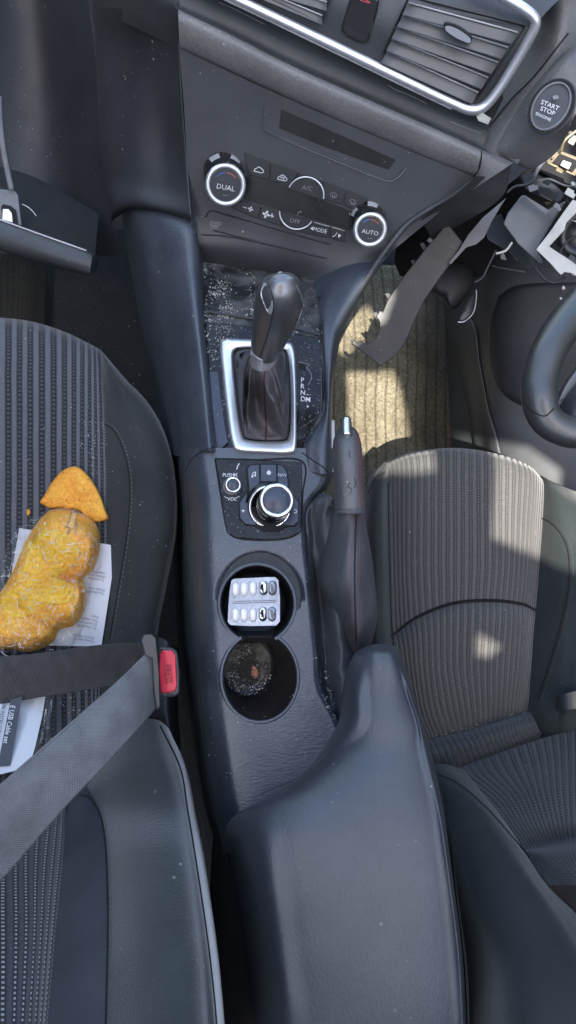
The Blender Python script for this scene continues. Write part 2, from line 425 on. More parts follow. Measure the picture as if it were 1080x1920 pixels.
def lathe(name, c, axis, prof, mat, parent=None, seg=48, a0=0, a1=360, **kw):
    """revolve (radius m, height m) about axis through world point c"""
    axis = axis.normalized(); ref = Vector((1, 0, 0)); u = (ref-axis*ref.dot(axis)).normalized(); v = axis.cross(u)
    vs = []; full = abs(a1-a0-360) < 1e-6
    ns = seg if full else seg+1
    for r, h in prof:
        for j in range(ns):
            a = math.radians(a0+(a1-a0)*j/seg); vs.append(c+axis*h+(u*math.cos(a)+v*math.sin(a))*r)
    fs = []
    for k in range(len(prof)-1):
        for j in range(seg):
            j2 = (j+1) % ns; a = k*ns+j; b = k*ns+j2; fs.append((a, b, b+ns, a+ns))
    if full:
        pass
    kw.setdefault('bevel', 0)
    o = obj(name, vs, fs, mat, parent, **kw)
    return o
def blob(name, outline, t, h, mat, parent=None, nr=22, na=90, wob=None, power=.5, edge=0, **kw):
    """domed lump over an outline (pixels)"""
    cx = sum(p[0] for p in outline)/len(outline); cy = sum(p[1] for p in outline)/len(outline)
    T = as_T(t)
    o = resample([(p[0], p[1], 0) for p in outline]+[(outline[0][0], outline[0][1], 0)], na+1)[:-1]
    vs = []; fs = []
    for k in range(nr+1):
        f = k/nr
        for j in range(na):
            x = cx+(o[j].x-cx)*(1-(1-f)**1.5 if False else f); y = cy+(o[j].y-cy)*f
            p = D(x, y, T(x, y)); hh = h*max(0, 1-f**2.6)**power + edge*(f < .999)
            if wob: hh += wob(x, y, f)
            vs.append(p+tocam(p)*hh)
    for k in range(nr):
        for j in range(na):
            a = k*na+j; b = k*na+(j+1) % na; fs.append((a, b, b+na, a+na))
    ob = obj(name, vs, fs, mat, parent, **kw)
    return ob
def ns(x, y, z=0): return noise.noise(Vector((x, y, z)))
def circ(x, y, r, n=24, ry=None, ang=0, a0=0, a1=360):
    ry = ry or r; c, s = math.cos(math.radians(ang)), math.sin(math.radians(ang)); out = []
    m = n if a1-a0 >= 360 else n+1
    for k in range(m):
        a = math.radians(a0+(a1-a0)*k/n); u, v = r*math.cos(a), ry*math.sin(a)
        out.append((x+u*c-v*s, y+u*s+v*c))
    return out
def arcline(x, y, r, a0, a1, n=14, ry=None, ang=0): return circ(x, y, r, n, ry, ang, a0, a1) if a1-a0 < 360 else circ(x, y, r, n, ry, ang)

# depth fields
def Td(x, y):
    ye = y-.25*(x-540); return max(.74, .95-(480-ye)*.00036)
def lerpt(tab, y):
    if y <= tab[0][0]: return tab[0][1]
    for (a, b), (c, d) in zip(tab, tab[1:]):
        if y <= c: return b+(d-b)*(y-a)/(c-a)
    return tab[-1][1]
def Tc(x, y): return lerpt([(480, .945), (600, .905), (700, .885), (860, .85), (1000, .825), (1280, .785), (1450, .765), (1700, .74)], y)
def d3(pts, T, off=0): return [(x, y, T(x, y)-off) for x, y in pts]

# ================================================================ SETTING
fl = obj('floor', [Vector((-3, -3, -.085)), Vector((3, -3, -.085)), Vector((3, 3, -.085)), Vector((-3, 3, -.085))], [(0, 1, 2, 3)], 'floor'); tag(fl, kind='structure')

# ================================================================ DASHBOARD
dash = thing('dashboard', D(600, 200, .95), 'charcoal car dashboard with chrome edged air vents and climate dials', 'dashboard')
# backing shell deep behind
surf('body_shell', [[(150, -120, 1.0), (600, -120, 1.0), (1200, -120, 1.0)], [(190, 200, 1.12), (600, 250, 1.0), (1000, 300, .98)], [(215, 430, 1.16), (560, 440, 1.0), (800, 400, 1.02)]], 'dashdark', dash)
# glovebox cavity wall left
surf('glovebox_cavity', [[(-60, -100, 1.12), (60, -100, 1.16), (190, -100, 1.06)], [(-60, 200, 1.2), (90, 200, 1.24), (195, 200, 1.12)], [(-60, 470, 1.24), (90, 480, 1.26), (225, 480, 1.18)]], 'dashdark', dash)
side = surf('side_panel', [
    [(172, -90, .96), (180, -90, .90), (240, -90, .83), (300, -90, .80), (334, -90, .79)],
    [(172, 0, .99), (181, 0, .93), (240, 0, .85), (300, 0, .82), (334, 0, .812)],
    [(180, 90, 1.02), (187, 90, .96), (245, 90, .91), (300, 90, .875), (336, 100, .86)],
    [(186, 250, 1.06), (193, 250, 1.0), (250, 250, .95), (310, 250, .93), (346, 250, .90)],
    [(194, 330, 1.08), (203, 330, 1.02), (252, 335, .965), (312, 345, .94), (355, 355, .912)],
    [(205, 395, 1.08), (213, 390, 1.02), (252, 384, .965), (312, 395, .935), (358, 406, .915)],
    [(207, 425, 1.12), (216, 410, 1.08), (253, 392, 1.02), (313, 402, .99), (359, 412, .95)]], 'sidedark', dash)
fascia = surf('center_fascia', [
    d3([(336, 90), (430, 135), (540, 185), (720, 262), (893, 332)], Td),
    d3([(345, 200), (440, 240), (560, 280), (700, 325), (860, 362)], Td),
    d3([(352, 320), (440, 345), (560, 375), (700, 400), (815, 405)], Td),
    d3([(360, 410), (430, 425), (540, 440), (650, 462), (758, 452)], Td),
    [(368, 458, .95), (430, 470, .955), (540, 487, .955), (630, 500, .945), (722, 482, .925)],
    [(374, 492, .975), (430, 505, .985), (530, 520, .985), (610, 525, .955), (700, 508, .925)]], 'fascia', dash, nu=60, nv=60)
TF = surfT(fascia, side)
# pad band
def spd(f, v): return 0
A = d3([(334, 16), (430, 62), (540, 118), (640, 163), (720, 198), (800, 233), (903, 280)], Td, 0)
B = d3([(336, 92), (430, 135), (540, 186), (640, 230), (720, 264), (800, 298), (893, 334)], Td, 0)
pad = loft('padded_band', A, B, 'pad', dash, prof=((0, .0), (.06, .008), (.25, .013), (.6, .011), (.9, .004), (1, -.004)), nv=80)
# left continuation of the band on the side panel
padl = loft('side_pad', [(176, -110, .86), (250, -60, .83), (333, -20, .80)], [(184, 20, .93), (250, 50, .875), (334, 92, .858)], 'dash', dash, prof=((0, 0), (.3, .02), (.7, .012), (1, -.002)))
# right end of band
padr = loft('pad_end', d3([(903, 280), (930, 292), (963, 305)], Td), d3([(893, 334), (860, 372), (820, 400)], Td), 'dashhaze', dash, prof=((0, .004), (.1, .010), (.35, .012), (.7, .004), (1, 0)))
ribbon('band_seam', [(903, 282), (902, 300), (897, 318), (887, 334)], 2.2, surfT(padr, pad, off=.0006), 'gap', dash, h=.0002)
ribbon('panel_seam', [(333, 10), (334, 60), (336, 110), (340, 180), (346, 260), (352, 340), (357, 400)], 2.2, lambda x, y: TF(x, y)-.0015, 'silverline' if False else 'stitchdim', dash, h=.0006)
# dark strip between chrome and pad
A = d3([(300, -70), (450, 4), (600, 76), (750, 148), (890, 212), (925, 215)], Td)
B = d3([(330, 16), (430, 62), (540, 118), (640, 163), (760, 216), (903, 282)], Td)
strip = loft('lower_strip', A, B, 'dash', dash, prof=((0, 0), (.15, -.006), (.5, -.01), (.85, -.006), (1, .004)), nv=70)
TS = surfT(strip)
for sc_ in ([(410, 4), (450, 22), (497, 46)], [(728, 160), (745, 170), (762, 176), (800, 194)], [(845, 228), (875, 240), (902, 250)]): ribbon('scratch', sc_, 1.6, lambda x, y: TS(x, y)-.0006, 'grey', dash, h=.0002, n=14)
# upper field (holds vents)
upper = surf('vent_surround', [
    d3([(330, -180), (600, -120), (800, -100), (1000, -90), (1120, -60)], Td, -.02),
    d3([(430, -60), (600, -20), (760, 30), (920, 40), (1010, 40)], Td, 0),
    d3([(448, 0), (600, 72), (750, 142), (890, 206), (940, 180)], Td, 0)], 'dash', dash)
TU = surfT(upper)
# chrome trim
chs = [(380, -32), (450, 1), (600, 73), (750, 146), (850, 194), (885, 206), (910, 198), (935, 168), (962, 125), (985, 85), (1003, 50), (1000, 32), (975, 12), (930, -14), (880, -45)]
tube('chrome_trim', [(x, y, Td(x, y)-.006, 8.5 if i < 5 else 9.5) for i, (x, y) in enumerate(chs)], 'chrome', dash, n=160, seg=14)
tube('chrome_lip', [(x-3, y+10, Td(x, y)-.002, 2.2) for i, (x, y) in enumerate(chs[:5])], 'silverline', dash, n=60, seg=8)
# broken tab below chrome
plate('broken_clip', [(893, 218), (905, 212), (921, 222), (915, 234), (897, 227)], lambda x, y: Td(x, y)-.004, 'whiteplastic', dash, h=.006, bevel=.0006)
plate('broken_corner', [(905, 205), (940, 170), (944, 185), (925, 222), (912, 218)], lambda x, y: Td(x, y), 'gap', dash, h=.004)
# vents
def inquad(q, u, v):
    a = Vector(q[0]).lerp(Vector(q[1]), u); b = Vector(q[3]).lerp(Vector(q[2]), u); return a.lerp(b, v)
def vent(q, nslat, name, thumb=None, ndiv=6):
    q2 = []
    for i in range(4):
        a, b = Vector(q[i]), Vector(q[(i+1) % 4])
        q2 += [tuple(a.lerp(b, f)) for f in (.03, .1, .35, .65, .9, .97)]
    cav = plate('vent_cavity', q, lambda x, y: TU(x, y)-.0002, 'dashdark', dash, h=.0002)
    cav.name = 'vent_cavity'
    fr = loft('vent_frame', d3(q2, lambda x, y: Td(x, y)-.006), d3([tuple(Vector(p).lerp(sum((Vector(k) for k in q), Vector((0, 0)))/4, .045)) for p in q2], lambda x, y: Td(x, y)-.001), 'dash', dash, closed=True, nv=160, nu=6)
    slats = []
    for k in range(nslat):
        v = (k+.5)/nslat
        a = inquad(q, .03, v); b = inquad(q, .97, v)
        dv = (inquad(q, .5, v+.5/nslat)-inquad(q, .5, v))*1.75
        A_ = [(a.x, a.y, Td(a.x, a.y)-.003), (b.x, b.y, Td(b.x, b.y)-.003)]
        B_ = [(a.x+dv.x, a.y+dv.y, Td(a.x, a.y)+.0), (b.x+dv.x, b.y+dv.y, Td(b.x, b.y)+.0)]
        A2 = [(x-dv.x*.0, y-dv.y*.0, t) for x, y, t in A_]
        s = loft('slat', A2, B_, 'slat', dash, prof=((0, 0), (.5, 0), (1, 0)), nv=8, nu=14, solid=.0008)
        tube('slat_edge', [(a.x, a.y, Td(a.x, a.y)-.0045, 1.6), (b.x, b.y, Td(b.x, b.y)-.0045, 1.6)], 'silverline', s, n=4, seg=8)
    return fr
vent([(765, -8), (985, 52) if False else (892+95, 48), (893, 190), (716, 104)], 5, 'vent')
vent([(430, -80), (640, -60), (604, 44), (470, -22)], 4, 'vent')
# vertical vanes seen as small glints, real little fins
for (x0, y0, x1, y1) in ((824, 16, 818, 34), (788, 42, 784, 54), (798, 92, 790, 108), (835, 82, 830, 96), (806, 66, 802, 78), (760, 70, 755, 84), (824, 116, 820, 130), (770, 28, 767, 40), (856, 40, 852, 52)):
    tube('vane', [(x0, y0, Td(x0, y0)-.004, 1.1), (x1, y1, Td(x1, y1)-.004, 1.1)], 'grey', dash, n=3, seg=6)
# thumb tab on the vent
th = plate('vent_tab', [(832, 44), (838, 40), (862, 48), (884, 66), (884, 78), (876, 82), (852, 70), (834, 54)], lambda x, y: Td(x, y)-.008, 'button', dash, h=.008, bevel=.002, n_sub=24)
plate('tab_inlay', [(835, 49), (845, 49), (864, 58), (882, 72), (880, 81), (868, 77), (850, 68), (836, 57)], lambda x, y: Td(x, y)-.0172, 'chrome', th, h=.001, n_sub=20)
# hazard button panel
hz = plate('hazard_switch', [(668, -30), (712, -22), (706, 20), (690, 72), (680, 80), (652, 68), (642, 56), (645, 44)], lambda x, y: Td(x, y)-.001, 'button', dash, h=.002, bevel=.001)
ribbon('switch_outline', [(712, -20), (707, 18), (692, 70), (682, 80), (664, 75), (645, 62), (642, 50), (655, 5), (662, -20)], 2.4, lambda x, y: Td(x, y)-.0028, 'gap', hz, h=.0003)
ribbon('hazard_symbol', [[(676, -8), (694, 6)], [(694, 6), (676, 1)], [(676, 1), (672, -12)]], 2.4, lambda x, y: Td(x, y)-.0032, 'hazard', hz, h=.0002, n=4)
# dash right of the chrome + start button pod
dr = surf('outer_dash', [
    [(900, -120, .76), (1010, -90, .75), (1120, -60, .76)],
    [(1006, 0, .80), (1050, 0, .775), (1130, 0, .78)],
    [(1000, 80, .815), (1040, 90, .79), (1075, 105, .80)],
    [(950, 160, .84), (985, 180, .825), (1022, 195, .83)],
    [(905, 232, .86), (940, 262, .85), (975, 300, .86)],
    [(899, 276, .865), (930, 292, .86), (965, 308, .87)]], 'dashhaze', dash)
pod = surf('switch_pod', [
    [(1062, 60, .84), (1090, 70, .80), (1130, 80, .80)],
    [(1030, 115, .83), (1060, 110, .785), (1130, 130, .79)],
    [(985, 165, .845), (1020, 160, .80), (1076, 220, .80)],
    [(935, 215, .865), (975, 235, .83), (1048, 280, .84)],
    [(906, 262, .868), (940, 285, .855), (1000, 315, .87)],
    [(903, 282, .87), (930, 294, .87), (965, 308, .885)]], 'dashhaze', dash)
TP = surfT(pod, dr)
ribbon('pod_seam', [(1066, 62), (1040, 95), (1000, 145), (960, 185), (915, 240)], 3, surfT(pod, dr, off=.001), 'gap', dash, h=.0004)
ta = -58
sb = plate('start_button_ring', circ(1036, 200, 58, 48, 40, ta), lambda x, y: .786, 'dash', dash, h=.001, down=.02, bevel=.0008)
ribbon('ring_groove', arcline(1034, 200, 54, 0, 359.9, 50, 36, ta), 6, .7845, 'gap', sb, h=.0004, n=70)
ribbon('ring_edge', arcline(1033, 199, 48, 0, 359.9, 50, 31, ta), 4, .7842, 'torn', sb, h=.0014, n=70)
st = plate('start_button', circ(1031, 199, 43, 40, 27, ta), .7965, 'button', sb, h=.0025, bevel=.0012)
text('engraved_label', 'START\nSTOP', 1029, 203, 9, 22, .781, 'white', st, bold=.01)
text('engraved_label', 'ENGINE', 1019, 219, 6.5, 24, .781, 'white', st)
marks('indicator_lamp', [[(1036, 180), (1045, 178), (1048, 184), (1038, 187)]], .781, 'grey', st)

# ---- fascia details
TFo = lambda o: (lambda x, y: TF(x, y)-o)
rec = plate('display_recess', [(497, 193), (492, 228), (497, 243), (510, 252), (560, 270), (650, 307), (722, 334), (738, 333), (752, 318), (756, 307), (640, 256), (560, 222)], TFo(.0), 'fascia', dash, h=.001, n_sub=0)
plate('display_glass', [(527, 205), (523, 240), (600, 272), (700, 308), (728, 318), (742, 300), (640, 254)], TFo(.0014), 'screen', rec, h=.0004)
ribbon('recess_edge', [(494, 200), (491, 230), (500, 247), (560, 270), (650, 307), (715, 333), (738, 334), (754, 316)], 2.6, TFo(.001), 'stitchdim', rec, h=.0016)
ribbon('recess_lip', [(505, 250), (560, 273), (650, 310), (722, 338), (745, 333), (762, 315)], 1.4, TFo(.0014), 'grey', rec, h=.0006)
BT = TFo(.0008)
def strip_buttons(top, bot, name='climate_button'):
    out = []
    for k in range(len(top)-1):
        a, b, c, d = Vector(top[k]), Vector(top[k+1]), Vector(bot[k+1]), Vector(bot[k])
        e = (b-a).normalized()*1.2
        out.append(plate(name, [tuple(a+e), tuple(b-e), tuple(c-e), tuple(d+e)], BT, 'button', dash, h=.0018, bevel=.0006))
    return out
ub = strip_buttons([(456, 286), (507, 304), (562, 324), (604, 339), (649, 355), (692, 374)], [(464, 327), (505, 338), (541, 350), (608, 373), (643, 384), (668, 396)])
lb = strip_buttons([(452, 376), (490, 387), (525, 397), (590, 418), (618, 425), (648, 434)], [(433, 389), (484, 410), (528, 424), (586, 440), (618, 446), (648, 455)])
plate('climate_display', [(462, 329), (505, 341), (541, 353), (608, 376), (666, 398), (655, 432), (590, 415), (525, 394), (457, 373)], BT, 'screen', dash, h=.0012)
T2 = TFo(.0042)
ribbon('ac_ring', arcline(573, 366, 34, 205, 372, 20), 3.4, T2, 'chrome', ub[2], h=.0012)
plate('ac_cap', circ(573, 366, 31, 20, None, 0, 203, 375), TFo(.002), 'button', ub[2], h=.0016)
ribbon('off_ring', arcline(557, 397, 33, 33, 182, 20), 3, T2, 'chrome', lb[2], h=.0012)
plate('off_cap', circ(557, 397, 30, 20, None, 0, 30, 180), TFo(.002), 'button', lb[2], h=.0014)
ribbon('silver_line', [[(590, 417), (604, 421), (619, 425)], [(622, 426), (634, 429), (646, 433)]], 1.4, T2, 'silverline', dash, n=6)
text('ac_label', 'A/C', 576, 353, 9, 12, TFo(.0046), 'grey', ub[2])
text('off_label', 'OFF', 553, 415, 8.5, 12, TFo(.0046), 'grey', lb[2])
text('mode_label', '\u25c4MODE' if False else 'MODE', 600, 432, 8, 12, TFo(.0034), 'white', lb[3], sx=.85)
marks('arrow_mark', [[(582, 428), (587, 424.5), (586.5, 432)]], TFo(.0034), 'white', lb[3])
marks('arrow_mark', [[(640, 442), (634.5, 438), (634, 446)]], TFo(.0034), 'white', lb[4])
ribbon('seat_symbol', [[(623, 444), (628, 442), (632, 436)]], 1.6, TFo(.003), 'white', lb[4], n=6)
def caricon(x, y, par, inner=False):
    l = [[(x-9, y+2), (x-7, y-2), (x-3, y-4), (x, y-6), (x+4, y-4), (x+8, y+0), (x+9, y+4), (x+3, y+5), (x-3, y+3), (x-9, y+2)]]
    if inner: l.append([(x-3, y), (x, y-2), (x+4, y+1), (x+1, y+2)])
    ribbon('button_symbol', l, 1.5, TFo(.003), 'white', par, h=.0003, n=20)
caricon(485, 319, ub[0]); caricon(529, 334, ub[1], True)
for (x, y, p) in ((625, 366, ub[3]), (661, 379, ub[4])):
    ribbon('button_symbol', [[(x-6, y-3), (x, y-5), (x+6, y-1), (x+4, y+4), (x-4, y+2), (x-6, y-3)], [(x-2, y-2), (x-1, y+6)], [(x+2, y-1), (x+3, y+6)]], 1.1, TFo(.003), 'grey', p, h=.0003, n=12)
def fan(x, y, r, par):
    marks('fan_symbol', [circ(x+r*.6*math.cos(a), y+r*.6*math.sin(a), r*.5, 8, r*.28, math.degrees(a)+25) for a in (0.3, 1.87, 3.44, 5.01)], TFo(.0034), 'white', par)
fan(470, 392, 5, lb[0]); fan(499, 402, 7, lb[1])
marks('minus_mark', [[(455, 387), (463, 389.5), (463, 391), (455, 388.5)]], TFo(.0034), 'white', lb[0])
marks('plus_mark', [[(506, 403), (514, 405), (514, 406.4), (506, 404.4)], [(509.3, 400), (510.8, 400.4), (510.4, 408.6), (509, 408.2)]], TFo(.0034), 'white', lb[1])
ribbon('defrost_symbol', [[(558, 402), (560, 398), (566, 397)]], 1.6, TFo(.003), 'grey', dash, n=6)
text('disc_logo', 'DVD', 403, 419, 7.5, 8, TFo(.001), 'grey', dash, bold=.02, shear=.3)
marks('disc_logo_line', [circ(402, 424, 8, 16, 1.2, 10)], TFo(.001), 'grey', dash)
text('disc_logo_word', 'VIDEO', 402, 428, 4, 8, TFo(.001), 'grey', dash)
# lower slot ridges
ribbon('slot_ridge', [[(385, 408), (396, 395), (430, 404), (520, 430), (620, 458)], [(378, 440), (430, 444), (520, 462), (600, 482)], [(400, 432), (520, 462), (612, 484)]], 3, TFo(.0), 'dashdark', dash, h=.0016)

def dial(bx, by, cxp, cyp, r, lab, tick, tb, lift):
    base = D(bx, by, tb); cap = D(cxp, cyp, tb-lift); ax = (cap-base); H = ax.length
    nrm = (ax.normalized()*.5+tocam(cap)*.5).normalized()
    k = (tb-lift)/F
    d = lathe('climate_dial', base, ax, [((r+4)*k, -.004), ((r+3)*k, H*.35), ((r+1)*k, H*.8), (r*k, H*.92)], 'gloss', dash, seg=64)
    lathe('dial_skirt', base, ax, [((r+12)*k, -.012), ((r+11)*k, .002), ((r+5)*k, .003)], 'button', d, seg=64)
    lathe('dial_ring', cap, nrm, [((r+.3)*k, -.007), ((r+1.2)*k, -.001), ((r-1)*k, .002), ((r-6)*k, .0024), ((r-8)*k, -.0005)], 'chrome', d, seg=64)
    lathe('dial_face', cap, nrm, [((r-7)*k, -.0004), (0.00001, -.0002)], 'button', d, seg=64)
    Tdl = surfT(d)
    for a0, a1 in tick:
        mx, my = bx+(cxp-bx)*.35, by+(cyp-by)*.35
        ribbon('dial_tick', arcline(mx, my, r+3.5, a0, a1, 8), 9, lambda x, y: Tdl(x, y)-.0008, 'silverline', d, h=.0004, n=14)
    fT = tb-lift-.0014
    def fT(x, y):
        # plane of the dial face
        dd = ray(x, y); return (cap-CAM).dot(nrm)/dd.dot(nrm)
    T = lambda x, y: fT(x, y)-.0012
    ribbon('cold_arc', arcline(cxp, cyp, r*.62, 225, 268, 8), 2, T, 'blue', d, h=.0002, n=10)
    ribbon('hot_arc', arcline(cxp, cyp, r*.62, 275, 325, 8), 2, T, 'rust', d, h=.0002, n=10)
    text('dial_label', lab, cxp, cyp+5, r*.27, 10, T, 'white', d)
    marks('dial_dash', [[(cxp-5, cyp+r*.5), (cxp+5, cyp+r*.52), (cxp+5, cyp+r*.52+1), (cxp-5, cyp+r*.5+1)]], T, 'grey', d)
    return d
dial(420, 322, 423, 347, 37, 'DUAL', [(228, 256), (288, 318)], .915, .032)
dial(689, 408, 694, 431, 31, 'AUTO', [(200, 230), (268, 300)], .92, .028)

# right wing of the stack / console rim
wing = surf('right_wing', [
    [(893, 330, .83), (925, 330, .87), (960, 306, .90)],
    [(850, 368, .86), (880, 380, .90), (935, 375, .94)],
    [(790, 412, .90), (800, 430, .96), (810, 450, 1.02)]], 'dash', dash)
rimp = [(893, 334), (850, 366), (800, 395), (765, 420), (730, 462), (698, 508), (660, 565), (638, 605)]
tube('fascia_rim', [(x-3, y+2, lerpt([(330, Td(893, 334)), (420, Td(765, 420)), (508, .925), (605, .915)], y)-.001, 5) for x, y in rimp], 'dash', dash, n=80, seg=14)

# ================================================================ CENTRE CONSOLE
con = thing('center_console', D(490, 1000, 1.0), 'grained black centre console between the seats with gloss control panel and cup holders', 'console')
Lx = [(246, 396), (268, 500), (292, 620), (315, 740), (340, 850), (350, 950), (355, 1080), (362, 1220), (376, 1350), (396, 1480), (425, 1620), (450, 1760)]
def left_edge(y): return lerpt([(b, a) for a, b in Lx], y)
Rx = [(380, 480), (384, 600), (392, 700), (402, 800), (560, 900), (578, 960)]
# left flank (knee pad) upper
fl1 = surf('left_flank', [
    [(228, 370, 1.25), (252, 374, 1.16), (290, 378, 1.08), (330, 386, 1.02), (360, 398, .985), (366, 402, .985)],
    [(225, 378, 1.12), (247, 384, 1.01), (285, 388, .968), (330, 395, .945), (360, 404, .938), (366, 408, .955)],
    [(240, 480, 1.15), (266, 490, 1.0), (305, 490, .95), (350, 490, .92), (372, 492, .925), (379, 494, .95)],
    [(262, 600, 1.15), (290, 610, .99), (325, 605, .925), (362, 600, .89), (378, 600, .895), (384, 602, .915)],
    [(290, 730, 1.1), (318, 740, .96), (350, 735, .895), (378, 730, .87), (392, 728, .875), (398, 730, .89)],
    [(310, 850, 1.05), (338, 855, .93), (365, 850, .87), (390, 845, .845), (402, 845, .85), (407, 845, .86)]], 'console', con, nu=40)
# main console top with cup hole, built as a grid then cut
def cupmask(x, y):
    e1 = ((x-482)/69)**2+((y-1132)/72)**2 < 1
    e2 = ((x-487)/70)**2+((y-1270)/82)**2 < 1
    nk = 452 < x < 512 and 1180 < y < 1205
    return e1 or e2 or nk
def body_rows():
    rows = []
    for y, xr in ((840, 618), (900, 612), (950, 578), (1010, 576), (1080, 583), (1150, 590), (1220, 597), (1290, 604), (1345, 632), (1400, 650), (1480, 660), (1600, 680)):
        xl = left_edge(y); t = Tc(0, y)
        w = xr-xl
        rows.append([(xl-28, y, t+.35), (xl-2, y, t+.09), (xl+12, y, t+.032), (xl+34, y, t+.006), (xl+62, y, t), (xl+w*.5, y, t), (xr-30, y, t), (xr-8, y, t+.001), (xr+2, y, t+.012), (xr+8, y, t+.06)])
    return rows
# fine mesh
rws = body_rows(); NU, NV = 110, 250
rr = [resample(r, NU) for r in rws]
vs = []; keep = []
pxs = []
for j in range(NV):
    s = (len(rws)-1)*j/(NV-1)
    for i in range(NU):
        q = cr([r[i] for r in rr], s)
        dip = 0
        # shallow dish around the cup rims
        e = ((q.x-487)/86)**2+((q.y-1122)/92)**2
        if e < 1 and q.y < 1125: dip = .004*min(1, (1-e)*6)
        pxs.append((q.x, q.y)); w = D(q.x, q.y, q.z+dip); vs.append(w)
C1 = (482, 1132, 69, 72); C2 = (487, 1270, 70, 82)
def e_(c, x, y): return math.hypot((x-c[0])/c[2], (y-c[1])/c[3])
for k, (x, y) in enumerate(pxs):           # snap the vertices nearest the rim onto it
    for c in (C1, C2):
        e = e_(c, x, y)
        if .955 < e < 1.035 and not (440 < x < 520 and 1175 < y < 1212):
            nx, ny = c[0]+(x-c[0])/e, c[1]+(y-c[1])/e
            t = Tc(nx, ny); off = (vs[k]-D(x, y, t))
            vs[k] = D(nx, ny, t)+ (off if abs(off.z) < .006 else Vector()); pxs[k] = (nx, ny)
fs = []
for f in grid_faces(NU, NV):
    cx = sum(pxs[i][0] for i in f)/4; cy = sum(pxs[i][1] for i in f)/4
    if not (e_(C1, cx, cy) < 1.02 or e_(C2, cx, cy) < 1.02 or (450 < cx < 512 and 1185 < cy < 1206)): fs.append(f)
body = obj('console_body', vs, fs, 'console', con)
TB = surfT(body, fl1)
# upper tray bed and black panels
bed = surf('front_tray', [
    [(372, 470, .985), (440, 478, 1.0), (540, 490, 1.0), (610, 505, .985), (650, 515, .95)],
    [(378, 540, .945), (440, 545, .94), (520, 550, .94), (585, 560, .935), (600, 560, .93)],
    [(381, 600, .915), (440, 605, .908), (520, 612, .908), (590, 620, .905), (604, 620, .90)],
    [(388, 700, .893), (440, 700, .89), (520, 705, .89), (600, 705, .885), (612, 705, .88)],
    [(400, 840, .862), (440, 845, .86), (520, 850, .86), (575, 850, .856), (618, 850, .85)]], 'cubby', con)
TBd = surfT(bed)
rw = surf('right_flank', [
    [(600, 460, 1.03), (660, 450, .985), (742, 455, .94), (746, 460, .98)],
    [(592, 508, .975), (645, 502, .94), (702, 506, .926), (705, 512, .96)],
    [(594, 560, .935), (620, 560, .92), (664, 562, .915), (668, 570, .97)],
    [(600, 630, .903), (612, 628, .895), (634, 622, .902), (640, 632, .96)],
    [(606, 700, .888), (612, 700, .88), (622, 700, .885), (628, 700, .95)],
    [(604, 770, .878), (608, 775, .866), (618, 775, .868), (623, 780, .94)],
    [(568, 832, .862), (585, 830, .852), (617, 845, .852), (622, 850, .93)],
    [(566, 870, .853), (585, 885, .845), (616, 890, .845), (621, 892, .92)]], 'console', con, nu=24, nv=70)
ribbon('flank_seam', [(566, 848), (585, 862), (605, 875), (618, 888)], 2, surfT(rw, body, off=.0006), 'gap', con, h=.0002)
ribbon('flank_seam', [(348, 884), (356, 866), (372, 850), (402, 838)], 2, surfT(fl1, body, off=.0006), 'gap', con, h=.0002)
ribbon('tray_step', [(392, 584), (440, 592), (480, 598), (545, 612), (600, 628)], 5, lambda x, y: TBd(x, y)-.0005, 'dash', con, h=.003)
gl = plate('shift_panel', [(384, 604), (440, 608), (520, 620), (600, 634), (605, 700), (604, 768), (572, 822), (566, 862), (405, 858), (395, 740)], lambda x, y: TBd(x, y)-.001, 'gloss', con, h=.003, bevel=.0008)
plate('painted_reflection', [(391, 697), (408, 697), (413, 740), (420, 790), (427, 830), (404, 850), (397, 780)], lambda x, y: TBd(x, y)-.0042, 'knobtop', gl, h=.0005)  # blue-grey plate stands in for a reflection on the gloss panel
# chrome gear frame
Ao = [(424, 634), (470, 636), (535, 640), (551, 652), (555, 700), (556, 780), (555, 840), (543, 851), (500, 850), (448, 846), (434, 832), (424, 770), (416, 700), (412, 646)]
Bi = [(448, 656), (475, 655), (526, 658), (536, 666), (541, 705), (543, 780), (540, 816), (530, 825), (500, 826), (466, 823), (456, 812), (449, 765), (442, 700), (440, 666)]
TG = lambda x, y: TBd(x, y)-.004
frm = loft('gear_frame', d3(Ao, TG), [(x, y, TG(x, y)) for x, y in Bi], 'chrome', con, prof=((0, -.002), (.06, .008), (.25, .011), (.6, .010), (.85, .007), (1, -.008)), closed=True, nv=160, nu=18)
# pattern plate with P R N D
pl = plate('selector_plate', [(558, 668), (585, 674), (597, 684), (603, 694), (603, 768), (595, 782), (560, 806)], lambda x, y: TBd(x, y)-.004, 'gloss', con, h=.001)
ribbon('plate_outline', [(559, 668), (585, 674), (598, 685), (602, 700), (602, 765), (594, 782), (561, 804)], 1.3, lambda x, y: TBd(x, y)-.0052, 'stitchdim', pl, h=.0004)
TL = lambda x, y: TBd(x, y)-.0056
marks('slot_mark', [[(560, 680), (573, 683), (573, 695), (560, 691)]], TL, 'gap', pl)
ribbon('slot_edge', [(559, 678), (570, 681), (580, 684), (575, 690), (582, 698), (584, 708), (578, 722)], 1.2, TL, 'grey', pl, h=.0003)
for s, x, y in (('P', 567, 713), ('R', 567, 724.5), ('N', 568, 736.5), ('D', 568, 748.5), ('M', 577.5, 749.5)):
    text('selector_letter', s, x, y, 9.5, 4, TL, 'white', pl, bold=.012)
marks('selector_mark', [[(571.5, 749), (574, 749), (574, 750), (571.5, 750)], [(574.5, 739.5), (579.5, 740), (579.5, 741), (574.5, 740.5)], [(574.5, 761.5), (579.5, 762), (579.5, 763), (574.5, 762.5)], [(576.5, 759), (577.7, 759), (577.5, 765), (576.3, 765)]], TL, 'white', pl)
